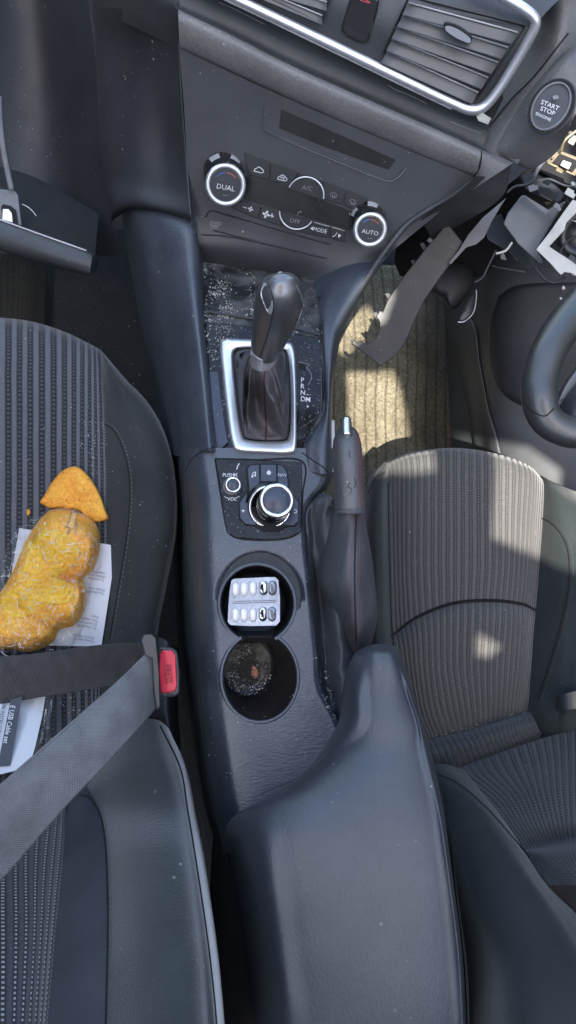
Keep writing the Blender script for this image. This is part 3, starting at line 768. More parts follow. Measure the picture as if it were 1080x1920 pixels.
# control panel
Tcp = lambda x, y: Tc(x, y)-.001
cp = plate('control_panel', [(404, 861), (480, 863), (566, 866), (566, 930), (564, 985), (556, 1000), (530, 1009), (490, 1011), (450, 1008), (434, 1002), (426, 988), (416, 930)], Tcp, 'gloss', con, h=.0025, bevel=.0006)
ribbon('panel_gap', [(403, 860), (480, 862), (567, 865), (567, 930), (565, 987), (556, 1002), (530, 1011), (490, 1013), (450, 1010), (433, 1003), (424, 988), (414, 930), (403, 860)], 3, lambda x, y: Tc(x, y)-.0006, 'gap', cp, h=.0004, n=100)
TQ = lambda x, y: Tc(x, y)-.0038
def btn(pts, nm='menu_button'): return plate(nm, pts, TQ, 'knobtop', cp, h=.0022, bevel=.0007)
plate('button_surround', [(461, 880), (465, 872), (484, 869), (520, 870), (535, 874), (540, 886), (544, 920), (562, 942), (561, 980), (553, 987), (535, 988), (520, 996), (494, 996), (478, 987), (458, 984), (447, 972), (447, 942), (462, 920)], TQ, 'gap', cp, h=.0008)
b1 = btn([(464, 880), (468, 873), (486, 871), (487, 906), (468, 922)])
b2 = btn([(488.5, 871), (518, 871), (519, 903), (488.5, 903)])
b3 = btn([(520.5, 871), (532, 875), (538, 885), (542, 922), (520.5, 904)])
b4 = btn([(463, 923), (467, 960), (482, 980), (476, 985), (460, 982), (450, 971), (449, 942)])
b5 = btn([(544, 922), (560, 942), (560, 976), (550, 985), (536, 985), (530, 980), (544, 958)])
TI = lambda x, y: Tc(x, y)-.0068
ribbon('music_symbol', [[(474, 893), (474.5, 887), (479, 885.5), (479, 891)]], 1.7, TI, 'white', b1, h=.0002, n=12)
marks('music_notes', [circ(473, 893.5, 2, 8), circ(478, 891.5, 2, 8)], TI, 'white', b1, off=.0004)
marks('home_symbol', [[(499, 886), (504, 881), (509, 886), (507.5, 886), (507.5, 890), (500.5, 890), (500.5, 886)]], TI, 'white', b2)
text('nav_label', 'NAV', 529, 891, 6, 3, TI, 'white', b3)
marks('star_symbol', [[(456+ (3.6 if k % 2 == 0 else 1.5)*math.sin(k*math.pi/5), 958-(3.6 if k % 2 == 0 else 1.5)*math.cos(k*math.pi/5)) for k in range(10)]], TI, 'white', b4)
ribbon('back_symbol', [(551, 956), (555, 956), (556.5, 959), (555, 961.5), (551, 961.5)], 1.5, TI, 'white', b5, h=.0002, n=14)
TV = lambda x, y: Tc(x, y)-.004
text('push_label', 'PUSH', 428, 891, 6.8, 0, TV, 'white', cp, bold=.015)
ribbon('mute_symbol', [[(438, 887), (445, 894)], [(445, 887), (438, 894)], [(439, 888), (440, 891), (439, 894)], [(444, 888), (443, 891), (444, 894)]], 1.3, TV, 'white', cp, h=.0002, n=4)
text('volume_label', 'VOL', 435, 936, 6.8, 0, TV, 'white', cp, bold=.015)
ribbon('volume_arc', [[(421, 931), (424, 933), (427, 934)], [(442, 934), (446, 932), (449, 930)]], 1.4, TV, 'white', cp, h=.0002, n=6)
ribbon('paint_chip', [[(444, 880), (446, 873), (449, 869)]], 2, TV, 'white', cp, h=.0003, n=8)
def stack(nm, bx, by, tb, cxp, cyp, tc, prof, par, mat='chrome'):
    a = D(bx, by, tb); c = D(cxp, cyp, tc); ax = c-a; nn = (ax.normalized()*.6+tocam(c)*.4).normalized(); H = ax.length
    k = tc/F
    return lathe(nm, a, ax, [(r*k, h*H) for r, h in prof], mat, par, seg=56), a, c, nn, k
# volume knob
v, a, c, nn, k = stack('volume_knob', 434, 913, Tc(434, 913)-.002, 437, 909, Tc(434, 913)-.018, [(17, -.1), (17, .3), (16, .8), (15, 1)], cp, 'chrome')
lathe('knob_ring', c, nn, [(15.5*k, -.002), (14.5*k, .001), (11.5*k, .0012), (10.5*k, -.0006)], 'chrome2', v, seg=48)
lathe('knob_face', c, nn, [(11*k, -.0005), (9*k, .0006), (.00001, .0008)], 'knobtop', v, seg=48)
# commander dial
tb = Tc(505, 948)
ring = loft('dial_collar', [(x, y, tb-.006) for x, y in circ(506, 951, 43.5, 36)], [(x, y, tb-.010) for x, y in circ(506, 950, 34, 36)], 'chrome2', cp, prof=((0, -.001), (.2, .0025), (.6, .003), (1, 0)), closed=True, nv=96, nu=10)
lathe('dial_well', D(506, 950, tb-.004), tocam(D(506, 950, tb)), [(47*tb/F, -.002), (46*tb/F, .0004), (.00001, .0006)], 'gloss', ring, seg=56)
v, a, c, nn, k = stack('commander_dial', 510, 950, tb-.006, 519, 938, tb-.036, [(33, 0), (33, .3), (31, .4), (31, .7), (32.5, .78), (33, .93)], cp, 'darkchrome')
lathe('dial_rim', c, nn, [(33*k, -.004), (33.5*k, -.0005), (31*k, .0015), (26*k, .0016), (25*k, -.0002)], 'chrome2', v, seg=64)
lathe('dial_face', c, nn, [(25.5*k, -.0004), (23*k, .0008), (.00001, .0012)], 'knobtop', v, seg=64)
# cup holders
def cupw(c, depth, name, shx=0, shy=0):
    # walls go straight down (world -z) from the rim
    ps = circ(c[0], c[1], c[2]+.6, 72, c[3]+.6)
    top = [D(x, y, Tc(x, y)+.0) for x, y in ps]; vs = []; n = len(top)
    cen = sum(top, Vector())/n; dnv = Vector((0, 0, -1))
    prof = [(1.0, 0), (.965, .006), (.95, .02), (.9, depth*.9), (.85, depth), (.5, depth+.001), (0.001, depth+.001)]
    if shx: prof = [(1.0, 0), (.975, .006), (.96, .02), (.80, depth*.93), (.76, depth), (.5, depth+.001), (0.001, depth+.001)]
    for s, h in prof:
        for p in top:
            q_ = (p-cen)*s; q_.z = (p-cen).z*max(0, 1-h/(depth*.85)); vs.append(cen+q_+dnv*h+Vector((shx, shy, 0))*(h/depth))
    fs = []
    for kk in range(len(prof)-1):
        for j in range(n):
            a_ = kk*n+j; b_ = kk*n+(j+1) % n; fs.append((a_, b_, b_+n, a_+n))
    # open the neck between the two cups
    out = []
    for f in fs:
        m = sum((vs[i] for i in f), Vector())/4
        d = (D(481, 1192, Tc(481, 1192)) - m); d.z = 0
        if d.length < .020 and m.z > cen.z-.045: continue
        out.append(f)
    o = obj(name, vs, out, 'cup', con); return o, cen+Vector((shx, shy, 0))
cu1, cen1 = cupw(C1, .05, 'cup_holder'); cu2, cen2 = cupw(C2, .068, 'cup_holder', -.011, .009)
# neck floor
kt = Tc(480, 1190)
surf('cup_bridge', [[(446, 1180, kt+.0), (452, 1182, kt+.03), (482, 1183, kt+.045), (508, 1182, kt+.03), (514, 1180, kt)], [(446, 1194, kt+.0), (452, 1194, kt+.012), (482, 1194, kt+.02), (508, 1194, kt+.012), (514, 1194, kt)], [(446, 1207, kt+.0), (452, 1206, kt+.03), (482, 1206, kt+.05), (508, 1206, kt+.03), (514, 1207, kt)]], 'dashdark', con)
# dirt on the floor of the lower cup
def disc_on(cen, r, z, name, mat, par, n=48, wob=0, h=.0008):
    vs = [Vector((cen.x, cen.y, z+h))]+[Vector((cen.x+math.cos(2*math.pi*k/n)*r*(1+wob*ns(k*.7, 3)), cen.y+math.sin(2*math.pi*k/n)*r*(1+wob*ns(k*.7, 3)), z)) for k in range(n)]
    return obj(name, vs, [(0, 1+k, 1+(k+1) % n) for k in range(n)], mat, par)
disc_on(cen2, .0285, cen2.z-.0672, 'cup_liner', 'cupdirt', cu2, h=.0006)
def rimband(c, a0, a1, nm='cup_rim'):
    o1 = circ(c[0], c[1], c[2]+8, 70, c[3]+8, 0, a0, a1); o2 = circ(c[0], c[1], c[2]-3, 70, c[3]-3, 0, a0, a1)
    return loft(nm, [(x, y, Tc(x, y)+.0022) for x, y in o1], [(x, y, Tc(x, y)+.0015) for x, y in o2], 'console', con, prof=((0, -.001), (.2, .0022), (.5, .0028), (.8, .0016), (.93, -.004), (1, -.014)), nv=150, nu=12)
rimband(C2, -62, 242); rimband(C1, 118, 422)
_ra = circ(487, 1122, 78, 60, 86, 0, 168, 372); _rb = circ(482, 1132, 72, 60, 75, 0, 168, 372)
loft('cup_recess', [(x, y, Tc(x, y)-.0008) for x, y in _ra], [(x, y, Tc(x, y)-.0008) for x, y in _rb], 'dashdark', con, prof=((0, 0), (.2, -.0006), (.8, -.0006), (1, 0)), nv=90, nu=10)
ribbon('side_seam', [(346, 880), (350, 980), (358, 1120), (366, 1240), (385, 1440), (398, 1540), (425, 1610)], 1.5, surfT(body, off=.0008), 'stitchdim', con, h=.0002)

# ================================================================ GEAR LEVER
gear = thing('gear_lever', D(493, 740, .87), 'automatic gear lever with a leather bulb knob and red stitched boot in a chrome frame', 'gear lever')
tp = circ(494, 672, 24, 40, 17); 
bo = [(x, y) for x, y in resample([(p[0], p[1], 0) for p in Bi]+[(Bi[0][0], Bi[0][1], 0)], 41) for _ in (0,)][:40] if False else [tuple(v_)[:2] for v_ in resample([(p[0], p[1], 0) for p in Bi]+[(Bi[0][0], Bi[0][1], 0)], 41)[:40]]
# align the two rings by angle
def byang(ps, cx, cy): return sorted(ps, key=lambda p: math.atan2(p[1]-cy, p[0]-cx))
bo = byang(bo, 492, 745); tp = byang(tp, 494, 672)
vs = []; nr = 40; na = 160
bo_r = resample([(p[0], p[1], 0) for p in bo+[bo[0]]], na+1)[:-1]; tp_r = resample([(p[0], p[1], 0) for p in tp+[tp[0]]], na+1)[:-1]
for k in range(nr+1):
    s = k/nr
    for j in range(na):
        a_ = 2*math.pi*j/na
        e = s**.5
        x = tp_r[j].x*(1-e)+bo_r[j].x*e; y = tp_r[j].y*(1-s**.75)+bo_r[j].y*s**.75
        t = .812*(1-s)+(TBd(x, y)-.006)*s
        fold = (.013*math.sin(a_*3+1.2+s*2)+.009*math.sin(a_*7+s*5)+.010*ns(a_*2.5, s*5, 3))*math.sin(math.pi*min(1, s*1.05))**.8
        t -= .006*math.sin(math.pi*s)+fold*1.3
        vs.append(D(x, y, t))
fs = []
for k in range(nr):
    for j in range(na): a_ = k*na+j; b_ = k*na+(j+1) % na; fs.append((a_, b_, b_+na, a_+na))
bootg = obj('boot', vs, fs, 'boot', gear, solid=.001)
TBo = surfT(bootg)
ribbon('boot_stitching', [[(492, 690), (490, 720), (492, 770), (494, 800), (494, 826)], [(500, 690), (500, 720), (502, 770), (504, 800), (503, 826)]], 1.8, lambda x, y: TBo(x, y)-.0008, 'thread', bootg, h=.0005, n=60, dash=(2, 1))
ribbon('boot_seam', [(496, 690), (495, 720), (497, 770), (499, 800), (498, 826)], 2, lambda x, y: TBo(x, y)-.0004, 'seam', bootg, h=.0002)
tube('collar', [(492, 678, .82, 26), (494, 668, .812, 25), (495, 660, .805, 24.5), (496, 654, .80, 26)], 'chrome', gear, n=14, seg=36, flat=1)
kn = tube('gear_knob', [(495, 664, .808, 24), (501, 645, .795, 31), (511, 612, .772, 38), (519, 582, .75, 43), (524, 558, .735, 44.5), (526, 540, .725, 41), (526, 526, .719, 33), (525, 517, .716, 22), (524.5, 512.5, .715, 10), (524.3, 511.5, .715, 1)], 'gearknob', gear, n=90, seg=48)
TK = surfT(kn)
plate('knob_inlay', [(494, 530), (500, 532), (506, 545), (511, 562), (512, 578), (507, 590), (500, 582), (493, 566), (489, 548)], lambda x, y: TK(x, y)-.0004, 'chrome', kn, h=.0006, n_sub=30)
ribbon('knob_seam', [(500, 530), (508, 545), (513, 568), (511, 590), (504, 620), (498, 640), (488, 668)], 1.8, lambda x, y: TK(x, y)-.0002, 'seam', kn, h=.0003, n=60)
ribbon('knob_seam', [(556, 535), (566, 560), (565, 585), (556, 605)], 1.4, lambda x, y: TK(x, y)-.0003, 'grey', kn, h=.0002, n=30)

# ================================================================ HANDBRAKE
hb = thing('handbrake_lever', D(640, 1150, .85), 'upright handbrake lever with worn grey grip and loose leather gaiter beside the driver seat', 'handbrake')
surf('gaiter_base', [
    [(600, 925, .84), (612, 925, .82), (625, 935, .81), (640, 945, .83)],
    [(576, 955, .825), (590, 950, .822), (612, 960, .81), (640, 975, .83)],
    [(575, 1000, .818), (592, 1010, .83), (615, 1020, .805), (650, 1030, .83)],
    [(580, 1080, .808), (598, 1090, .835), (622, 1090, .80), (660, 1100, .82)],
    [(588, 1160, .80), (606, 1170, .825), (635, 1180, .79), (670, 1180, .82)],
    [(596, 1240, .793), (612, 1250, .815), (640, 1250, .785), (670, 1250, .80)],
    [(604, 1310, .788), (618, 1310, .805), (640, 1310, .785), (665, 1310, .80)],
    [(622, 1350, .785), (632, 1355, .79), (642, 1350, .79), (655, 1345, .80)]], 'brake', hb, nu=60, nv=120,
    wob=lambda u, v: .006*ns(u*3, v*7, 2)+.003*ns(u*7, v*16, 5))
gt = surf('gaiter', [
    [(628, 950, .80), (632, 949, .775), (655, 950, .762), (678, 952, .775), (683, 954, .80)],
    [(618, 990, .81), (624, 990, .78), (654, 990, .758), (680, 990, .772), (688, 992, .80)],
    [(604, 1040, .82), (614, 1040, .785), (652, 1040, .757), (688, 1040, .772), (697, 1042, .81)],
    [(596, 1085, .82), (612, 1090, .785), (655, 1090, .755), (694, 1090, .772), (703, 1092, .81)],
    [(612, 1130, .82), (625, 1130, .785), (660, 1130, .755), (698, 1130, .772), (707, 1132, .81)],
    [(628, 1165, .82), (640, 1165, .79), (665, 1165, .758), (696, 1165, .775), (706, 1168, .81)],
    [(642, 1200, .83), (650, 1200, .80), (670, 1200, .77), (688, 1200, .785), (698, 1202, .81)],
    [(655, 1235, .85), (660, 1235, .82), (675, 1235, .80), (684, 1235, .81), (690, 1236, .83)]], 'brake', hb, nu=60, nv=110,
    wob=lambda u, v: (.006*ns(u*2.2+v*1.5, v*3.5+3, 9)+.003*ns(u*7+v*3, v*6, 4))*math.sin(math.pi*v)**.5)
TGt = surfT(gt)
ribbon('gaiter_seam', [(668, 955), (666, 1020), (665, 1080), (666, 1140), (668, 1205)], 3, lambda x, y: TGt(x, y)-.0002, 'seam', gt, h=.0005)
ribbon('gaiter_stitching', [[(661, 960), (659, 1020), (658, 1080), (659, 1140), (661, 1205)], [(675, 960), (674, 1020), (673, 1080), (673, 1140), (674, 1205)]], 1.8, lambda x, y: TGt(x, y)-.0006, 'thread', gt, h=.0004, n=110, dash=(2, 1))
gr = tube('grip', [(649, 820, .775, 22), (650, 823, .773, 24.5), (651, 842, .768, 27.5), (653, 880, .764, 28), (656, 930, .762, 28.5), (656, 955, .762, 28.5)], 'grip', hb, n=60, seg=40)
TGr = surfT(gr)
ribbon('grip_stitching', [[(666, 812), (670, 850), (672, 900), (674, 950)], [(671, 812), (675, 850), (677, 900), (679, 950)]], 1.5, lambda x, y: TGr(x, y)-.0004, 'thread', gr, h=.0004, n=80, dash=(2, 1))
ribbon('grip_crack', [[(657, 905), (652, 912), (660, 918), (655, 928)], [(654, 845), (657, 848), (654, 852), (657, 855), (654, 858)], [(664, 895), (667, 905), (664, 915)]], 1.2, lambda x, y: TGr(x, y)-.0003, 'seam', gr, h=.0002, n=14)
tube('grip_collar', [(656, 950, .762, 28), (657, 957, .762, 28.6), (657, 963, .762, 28)], 'brake', gr, n=8, seg=40)
tube('release_button', [(649, 788, .764, 8), (649, 790, .763, 10), (649, 806, .760, 10.5), (650, 818, .757, 10.5)], 'chrome2', hb, n=12, seg=24)
sl = plate('white_sliver', [(617, 788), (627, 788), (629, 885), (620, 885)], .93, 'paper', None, h=.002)
sl.name = 'paper_card'; tag(sl, 'narrow white card wedged between console and handbrake grip', 'card')

# ================================================================ ARMREST
ar = thing('armrest', D(640, 1650, .75), 'grained black leather armrest lid tapering forward to the handbrake', 'armrest')
rows = []
def arow(y, xl, x1, x2, x3, xr, t, sl_=.02, dl=.28):
    """outer left, shoulder, crest... right edge"""
    rows.append([(xl-6, y+12, t+dl), (xl, y+4, t+sl_+.06), (x1, y, t+sl_*.5), (x2, y, t), (x3, y, t-.003), (xr-14, y, t+.004), (xr-2, y, t+.022), (xr+2, y+2, t+.2)])
rows.append([(660, 1232, .80), (668, 1222, .74), (685, 1213, .70), (705, 1208, .69), (722, 1207, .69), (736, 1209, .70), (746, 1216, .73), (750, 1225, .80)])
rows.append([(650, 1262, .84), (653, 1250, .72), (668, 1236, .675), (695, 1228, .657), (720, 1227, .655), (740, 1229, .66), (753, 1236, .69), (757, 1245, .80)])
arow(1300, 643, 662, 695, 730, 774, .648, .02)
arow(1360, 632, 655, 695, 735, 792, .640, .024)
rows.append([(560, 1460, .80), (578, 1440, .705), (605, 1425, .665), (655, 1408, .642), (720, 1404, .632), (780, 1405, .636), (804, 1406, .655), (808, 1408, .82)])
rows.append([(470, 1525, .82), (495, 1500, .70), (540, 1476, .655), (600, 1462, .632), (700, 1455, .622), (790, 1455, .628), (815, 1456, .648), (819, 1458, .82)])
rows.append([(420, 1570, .85), (432, 1538, .70), (470, 1522, .645), (550, 1512, .62), (690, 1508, .613), (802, 1508, .62), (826, 1509, .64), (830, 1510, .82)])
rows.append([(415, 1625, .90), (436, 1590, .78), (474, 1580, .636), (545, 1575, .608), (690, 1572, .605), (812, 1572, .612), (836, 1573, .63), (840, 1575, .82)])
rows.append([(420, 1700, .92), (448, 1680, .80), (490, 1672, .628), (555, 1670, .602), (700, 1670, .598), (826, 1670, .604), (849, 1671, .622), (853, 1673, .8)])
rows.append([(430, 1800, .92), (462, 1785, .80), (505, 1780, .625), (570, 1780, .60), (710, 1780, .594), (838, 1780, .602), (863, 1781, .618), (867, 1783, .8)])
rows.append([(445, 1900, .92), (476, 1890, .80), (520, 1885, .622), (585, 1885, .60), (715, 1885, .592), (845, 1885, .60), (870, 1886, .618), (874, 1888, .8)])
rows.append([(455, 1990, .92), (486, 1985, .80), (525, 1985, .63), (595, 1985, .60), (720, 1985, .592), (848, 1985, .60), (873, 1986, .618), (877, 1988, .8)])
lid = surf('lid', rows, 'arm', ar, nu=90, nv=180)
surf('base_box', [[(405, 1500, .95), (420, 1500, .84), (560, 1480, .80), (800, 1450, .8), (815, 1450, .95)], [(392, 1700, .98), (412, 1700, .84), (560, 1700, .80), (840, 1700, .8), (852, 1700, .95)], [(400, 1980, .98), (420, 1980, .84), (560, 1980, .8), (860, 1980, .8), (872, 1980, .95)]], 'gap', ar)
ribbon('lid_gap', [(490, 1488), (530, 1470), (560, 1458), (580, 1442), (610, 1418)], 2.5, surfT(body, lid, off=.001), 'stitchdim', ar, h=.0004)

# ================================================================ PASSENGER SEAT (left)
ps = thing('passenger_seat', D(120, 1100, 1.15), 'passenger seat with grey striped centre and crumbs, left of the console', 'seat')
I = lambda y: lerpt([(598, 184), (660, 190), (800, 196), (1000, 199), (1200, 192), (1330, 185)], y)
rows = []
for y, yd, t in ((598, 58, 1.06), (625, 55, 1.02), (700, 40, .998), (800, 25, .985), (900, 12, .98), (1000, 4, .98), (1100, 0, .975), (1200, 0, .965), (1300, 0, .95), (1400, 0, .93), (1500, 0, .92)):
    xi = I(y+yd)
    rows.append([(-90, y-6, t+.0), (0, y, t+.0), (60, y+yd*.13, t+.002), (120, y+yd*.45, t), (165, y+yd*.8, t-.004), (xi, y+yd+(2 if y < 700 else 0), t-.008)])
rows.insert(0, [(-90, 590, 1.2), (0, 596, 1.2), (60, 603, 1.2), (120, 622, 1.2), (165, 646, 1.2), (188, 658, 1.2)])
insL = surf('seat_center', rows, 'strL', ps, nu=60, nv=110)
TIL = surfT(insL)
bol = [(188, 655, 1.03), (230, 705, 1.0), (272, 750, .985), (303, 800, .97), (321, 850, .965), (331, 920, .96), (330, 990, .955), (320, 1050, .95), (308, 1110, .945), (295, 1180, .94), (290, 1260, .93), (292, 1340, .92)]
inn = [(188, 655, 1.02), (191, 700, .99), (194, 740, .978), (196, 790, .972), (198, 840, .97), (199, 900, .97), (199, 980, .97), (199, 1050, .967), (198, 1110, .965), (194, 1190, .96), (188, 1260, .95), (184, 1340, .94)]
boL = loft('side_bolster', inn, bol, 'twill', ps, prof=((0, -.004), (.08, .004), (.3, .02), (.6, .028), (.85, .018), (.97, -.004), (1, -.06), (1.02, -.16)), nv=90, nu=40)
TBL = surfT(boL, insL)
ribbon('bolster_seam', [(196, 795), (212, 806), (228, 835), (240, 880), (243, 930), (240, 980), (232, 1040), (222, 1100), (212, 1160), (205, 1200)], 2.6, lambda x, y: TBL(x, y)-.0005, 'seam', boL, h=.0004, n=80)
ribbon('bolster_stitching', [(200, 792), (216, 803), (232, 833), (244, 878), (247, 930), (244, 980), (236, 1040), (226, 1100), (216, 1160), (209, 1200)], 1.5, lambda x, y: TBL(x, y)-.0008, 'stitch', boL, h=.0003, n=120, dash=(2, 1))
ribbon('center_stitching', [(190, 665), (194, 740), (197, 840), (199, 950), (198, 1080), (194, 1190)], 2.2, lambda x, y: TBL(x, y)-.0008, 'stitch', boL, h=.0004, n=200, dash=(2, 1))
ribbon('edge_piping', [(200, 682), (225, 702), (262, 740), (290, 785), (312, 835), (325, 900), (326, 980), (316, 1060), (302, 1130), (289, 1190)], 2.0, lambda x, y: TBL(x, y)-.0006, 'stitchdim', boL, h=.0008, n=120, dash=(3, 2))
surf('hinge_cover', [[(270, 1190, .95), (300, 1195, .92), (325, 1210, .93), (335, 1215, 1.05)], [(268, 1320, .92), (300, 1318, .88), (322, 1325, .89), (334, 1330, 1.0)], [(290, 1370, .9), (310, 1370, .87), (330, 1400, .88), (340, 1410, .98)]], 'dashdark', ps)
# backrest
bk = surf('backrest_center', [
    [(-90, 1395, .92), (0, 1400, .92), (60, 1410, .91), (130, 1440, .89), (180, 1460, .87)],
    [(-90, 1480, .84), (0, 1480, .84), (60, 1480, .84), (105, 1490, .83), (128, 1500, .82)],
    [(-90, 1600, .74), (0, 1600, .74), (50, 1600, .74), (90, 1600, .735), (118, 1600, .725)],
    [(-90, 1750, .66), (0, 1750, .66), (50, 1750, .66), (80, 1750, .655), (103, 1750, .645)],
    [(-90, 1990, .57), (0, 1990, .57), (40, 1990, .57), (65, 1990, .565), (82, 1990, .555)]], 'strLb', ps, nu=50)
mp_ = surf('backrest_panel', [
    [(140, 1480, .835), (160, 1478, .83), (170, 1480, .83)],
    [(126, 1510, .815), (155, 1505, .80), (182, 1512, .80)],
    [(118, 1600, .725), (160, 1600, .71), (199, 1600, .70)],
    [(103, 1750, .645), (155, 1750, .625), (202, 1750, .615)],
    [(82, 1990, .555), (145, 1990, .535), (198, 1990, .525)]], 'panelfab', ps)
bb = surf('backrest_bolster', [
    [(160, 1420, .87), (220, 1360, .85), (270, 1348, .84), (300, 1352, .85), (320, 1370, .88), (330, 1385, 1.0)],
    [(165, 1478, .83), (230, 1430, .80), (285, 1420, .785), (320, 1425, .80), (343, 1440, .84), (352, 1450, 1.0)],
    [(182, 1512, .80), (245, 1510, .76), (300, 1510, .74), (340, 1512, .755), (359, 1520, .80), (368, 1530, 1.0)],
    [(199, 1600, .70), (255, 1600, .67), (310, 1600, .655), (352, 1600, .67), (374, 1602, .72), (383, 1605, .95)],
    [(202, 1750, .615), (265, 1750, .585), (325, 1750, .575), (372, 1750, .59), (397, 1752, .64), (406, 1755, .9)],
    [(200, 1860, .57), (270, 1860, .545), (335, 1860, .535), (383, 1860, .55), (409, 1862, .60), (418, 1865, .9)],
    [(198, 1990, .525), (275, 1990, .50), (345, 1990, .49), (392, 1990, .505), (418, 1992, .55), (428, 1995, .9)]], 'twill2', ps, nu=50, nv=100)
TBB = surfT(bb, mp_, bk)
ribbon('back_seam', [(150, 1490), (168, 1496), (185, 1520), (195, 1560), (200, 1620), (202, 1750), (198, 1930)], 4, lambda x, y: TBB(x, y)-.0005, 'seam', bb, h=.0006, n=80)
ribbon('back_stitching', [(156, 1486), (174, 1493), (190, 1518), (200, 1560), (205, 1620), (207, 1750), (203, 1930)], 1.6, lambda x, y: TBB(x, y)-.0012, 'stitchdim', bb, h=.0004, n=160, dash=(2, 1))
ribbon('center_back_stitching', [(124, 1520), (118, 1600), (103, 1750), (86, 1940)], 2.2, lambda x, y: TBB(x, y)-.001, 'stitch', bk, h=.0004, n=120, dash=(2, 1))
ribbon('edge_back_piping', [(300, 1360), (338, 1440), (352, 1520), (367, 1610), (388, 1750), (401, 1860), (408, 1940)], 3, lambda x, y: TBB(x, y)-.0006, 'seam', bb, h=.001, n=160)

# ================================================================ DRIVER SEAT (right)
ds = thing('driver_seat', D(870, 1200, 1.15), 'driver seat with fine ribbed centre and sunlit corner, right of the handbrake', 'seat')
rows = [[(722, 868, 1.2), (770, 850, 1.2), (850, 842, 1.2), (930, 852, 1.2), (985, 872, 1.2), (1008, 888, 1.2)],
        [(722, 870, 1.10), (770, 851, 1.08), (850, 842, 1.075), (930, 852, 1.08), (990, 873, 1.085), (1014, 895, 1.1)],
        [(726, 900, 1.075), (775, 880, 1.05), (850, 872, 1.045), (930, 880, 1.045), (995, 895, 1.05), (1020, 915, 1.065)],
        [(727, 980, 1.055), (775, 975, 1.035), (850, 970, 1.03), (930, 975, 1.03), (990, 980, 1.033), (1017, 985, 1.045)],
        [(730, 1080, 1.045), (775, 1070, 1.03), (850, 1060, 1.025), (930, 1060, 1.025), (985, 1070, 1.028), (1010, 1080, 1.035)],
        [(733, 1190, 1.04), (780, 1155, 1.025), (850, 1128, 1.018), (925, 1123, 1.018), (980, 1130, 1.022), (1005, 1142, 1.03)]]
s1 = surf('seat_center', rows, 'strR', ds, nu=90, nv=90)
rows = [[(733, 1192, 1.042), (780, 1157, 1.03), (850, 1130, 1.025), (925, 1125, 1.025), (980, 1132, 1.028), (1005, 1144, 1.032)],
        [(738, 1215, 1.03), (785, 1185, 1.012), (850, 1160, 1.006), (925, 1155, 1.006), (980, 1165, 1.01), (1001, 1180, 1.022)],
        [(748, 1270, 1.03), (790, 1260, 1.012), (850, 1250, 1.006), (920, 1245, 1.006), (975, 1245, 1.01), (996, 1250, 1.022)],
        [(765, 1330, 1.03), (800, 1330, 1.018), (860, 1318, 1.012), (920, 1306, 1.012), (970, 1294, 1.015), (993, 1290, 1.022)],
        [(786, 1390, 1.035), (820, 1384, 1.03), (870, 1372, 1.028), (920, 1358, 1.028), (965, 1343, 1.028), (990, 1332, 1.03)]]
s2 = surf('seat_rear_center', rows, 'strR', ds, nu=90, nv=60)
s3 = surf('seat_bite', [[(786, 1384, 1.045), (870, 1366, 1.04), (950, 1344, 1.04), (992, 1328, 1.04)], [(792, 1402, 1.01), (880, 1382, 1.0), (955, 1358, 1.0), (1000, 1345, 1.005)], [(800, 1425, 1.0), (890, 1400, .99), (960, 1378, .99), (1008, 1362, .995)], [(808, 1455, 1.02), (900, 1425, 1.01), (970, 1400, 1.01), (1018, 1382, 1.01)]], 'strRb', ds, nu=70)
blf = surf('left_bolster', [
    [(712, 872, 1.12), (722, 866, 1.08), (730, 868, 1.09), (738, 862, 1.11)],
    [(690, 900, 1.12), (700, 898, 1.06), (716, 900, 1.045), (728, 905, 1.072)],
    [(680, 980, 1.12), (690, 980, 1.04), (712, 980, 1.02), (728, 980, 1.053)],
    [(676, 1080, 1.1), (690, 1080, 1.03), (712, 1080, 1.01), (731, 1080, 1.042)],
    [(680, 1190, 1.1), (694, 1190, 1.02), (715, 1190, 1.005), (735, 1190, 1.038)],
    [(690, 1290, 1.1), (704, 1290, 1.02), (730, 1290, 1.01), (754, 1290, 1.028)],
    [(740, 1400, 1.1), (750, 1400, 1.03), (770, 1400, 1.025), (790, 1400, 1.035)],
    [(760, 1460, 1.1), (775, 1460, 1.03), (790, 1460, 1.025), (810, 1460, 1.035)]], 'twill', ds)
brt = surf('right_bolster', [
    [(1012, 890, 1.10), (1030, 900, 1.06), (1055, 912, 1.05), (1090, 925, 1.08), (1120, 935, 1.2)],
    [(1019, 920, 1.065), (1040, 930, 1.03), (1070, 950, 1.015), (1110, 965, 1.02), (1160, 980, 1.1)],
    [(1017, 990, 1.045), (1042, 1000, 1.01), (1075, 1010, .99), (1120, 1020, .985), (1180, 1030, 1.05)],
    [(1010, 1090, 1.035), (1035, 1090, 1.005), (1070, 1100, .98), (1120, 1100, .97), (1180, 1100, 1.03)],
    [(1002, 1190, 1.025), (1030, 1190, 1.0), (1065, 1195, .975), (1110, 1200, .965), (1180, 1200, 1.02)],
    [(994, 1280, 1.022), (1025, 1280, .995), (1060, 1285, .97), (1100, 1290, .96), (1180, 1290, 1.02)],
    [(990, 1335, 1.03), (1010, 1345, 1.0), (1045, 1340, .975), (1080, 1335, .965), (1180, 1320, 1.02)],
    [(1012, 1385, 1.01), (1022, 1382, 1.0), (1048, 1375, .985), (1075, 1370, .98), (1180, 1350, 1.02)]], 'twill3', ds, nu=50, nv=80)
TDS = surfT(s1, s2, s3, blf, brt)
ribbon('cross_seam', [(733, 1194), (780, 1159), (850, 1132), (925, 1127), (980, 1134), (1005, 1145)], 4.5, lambda x, y: TDS(x, y)-.0003, 'seam', s1, h=.0005)
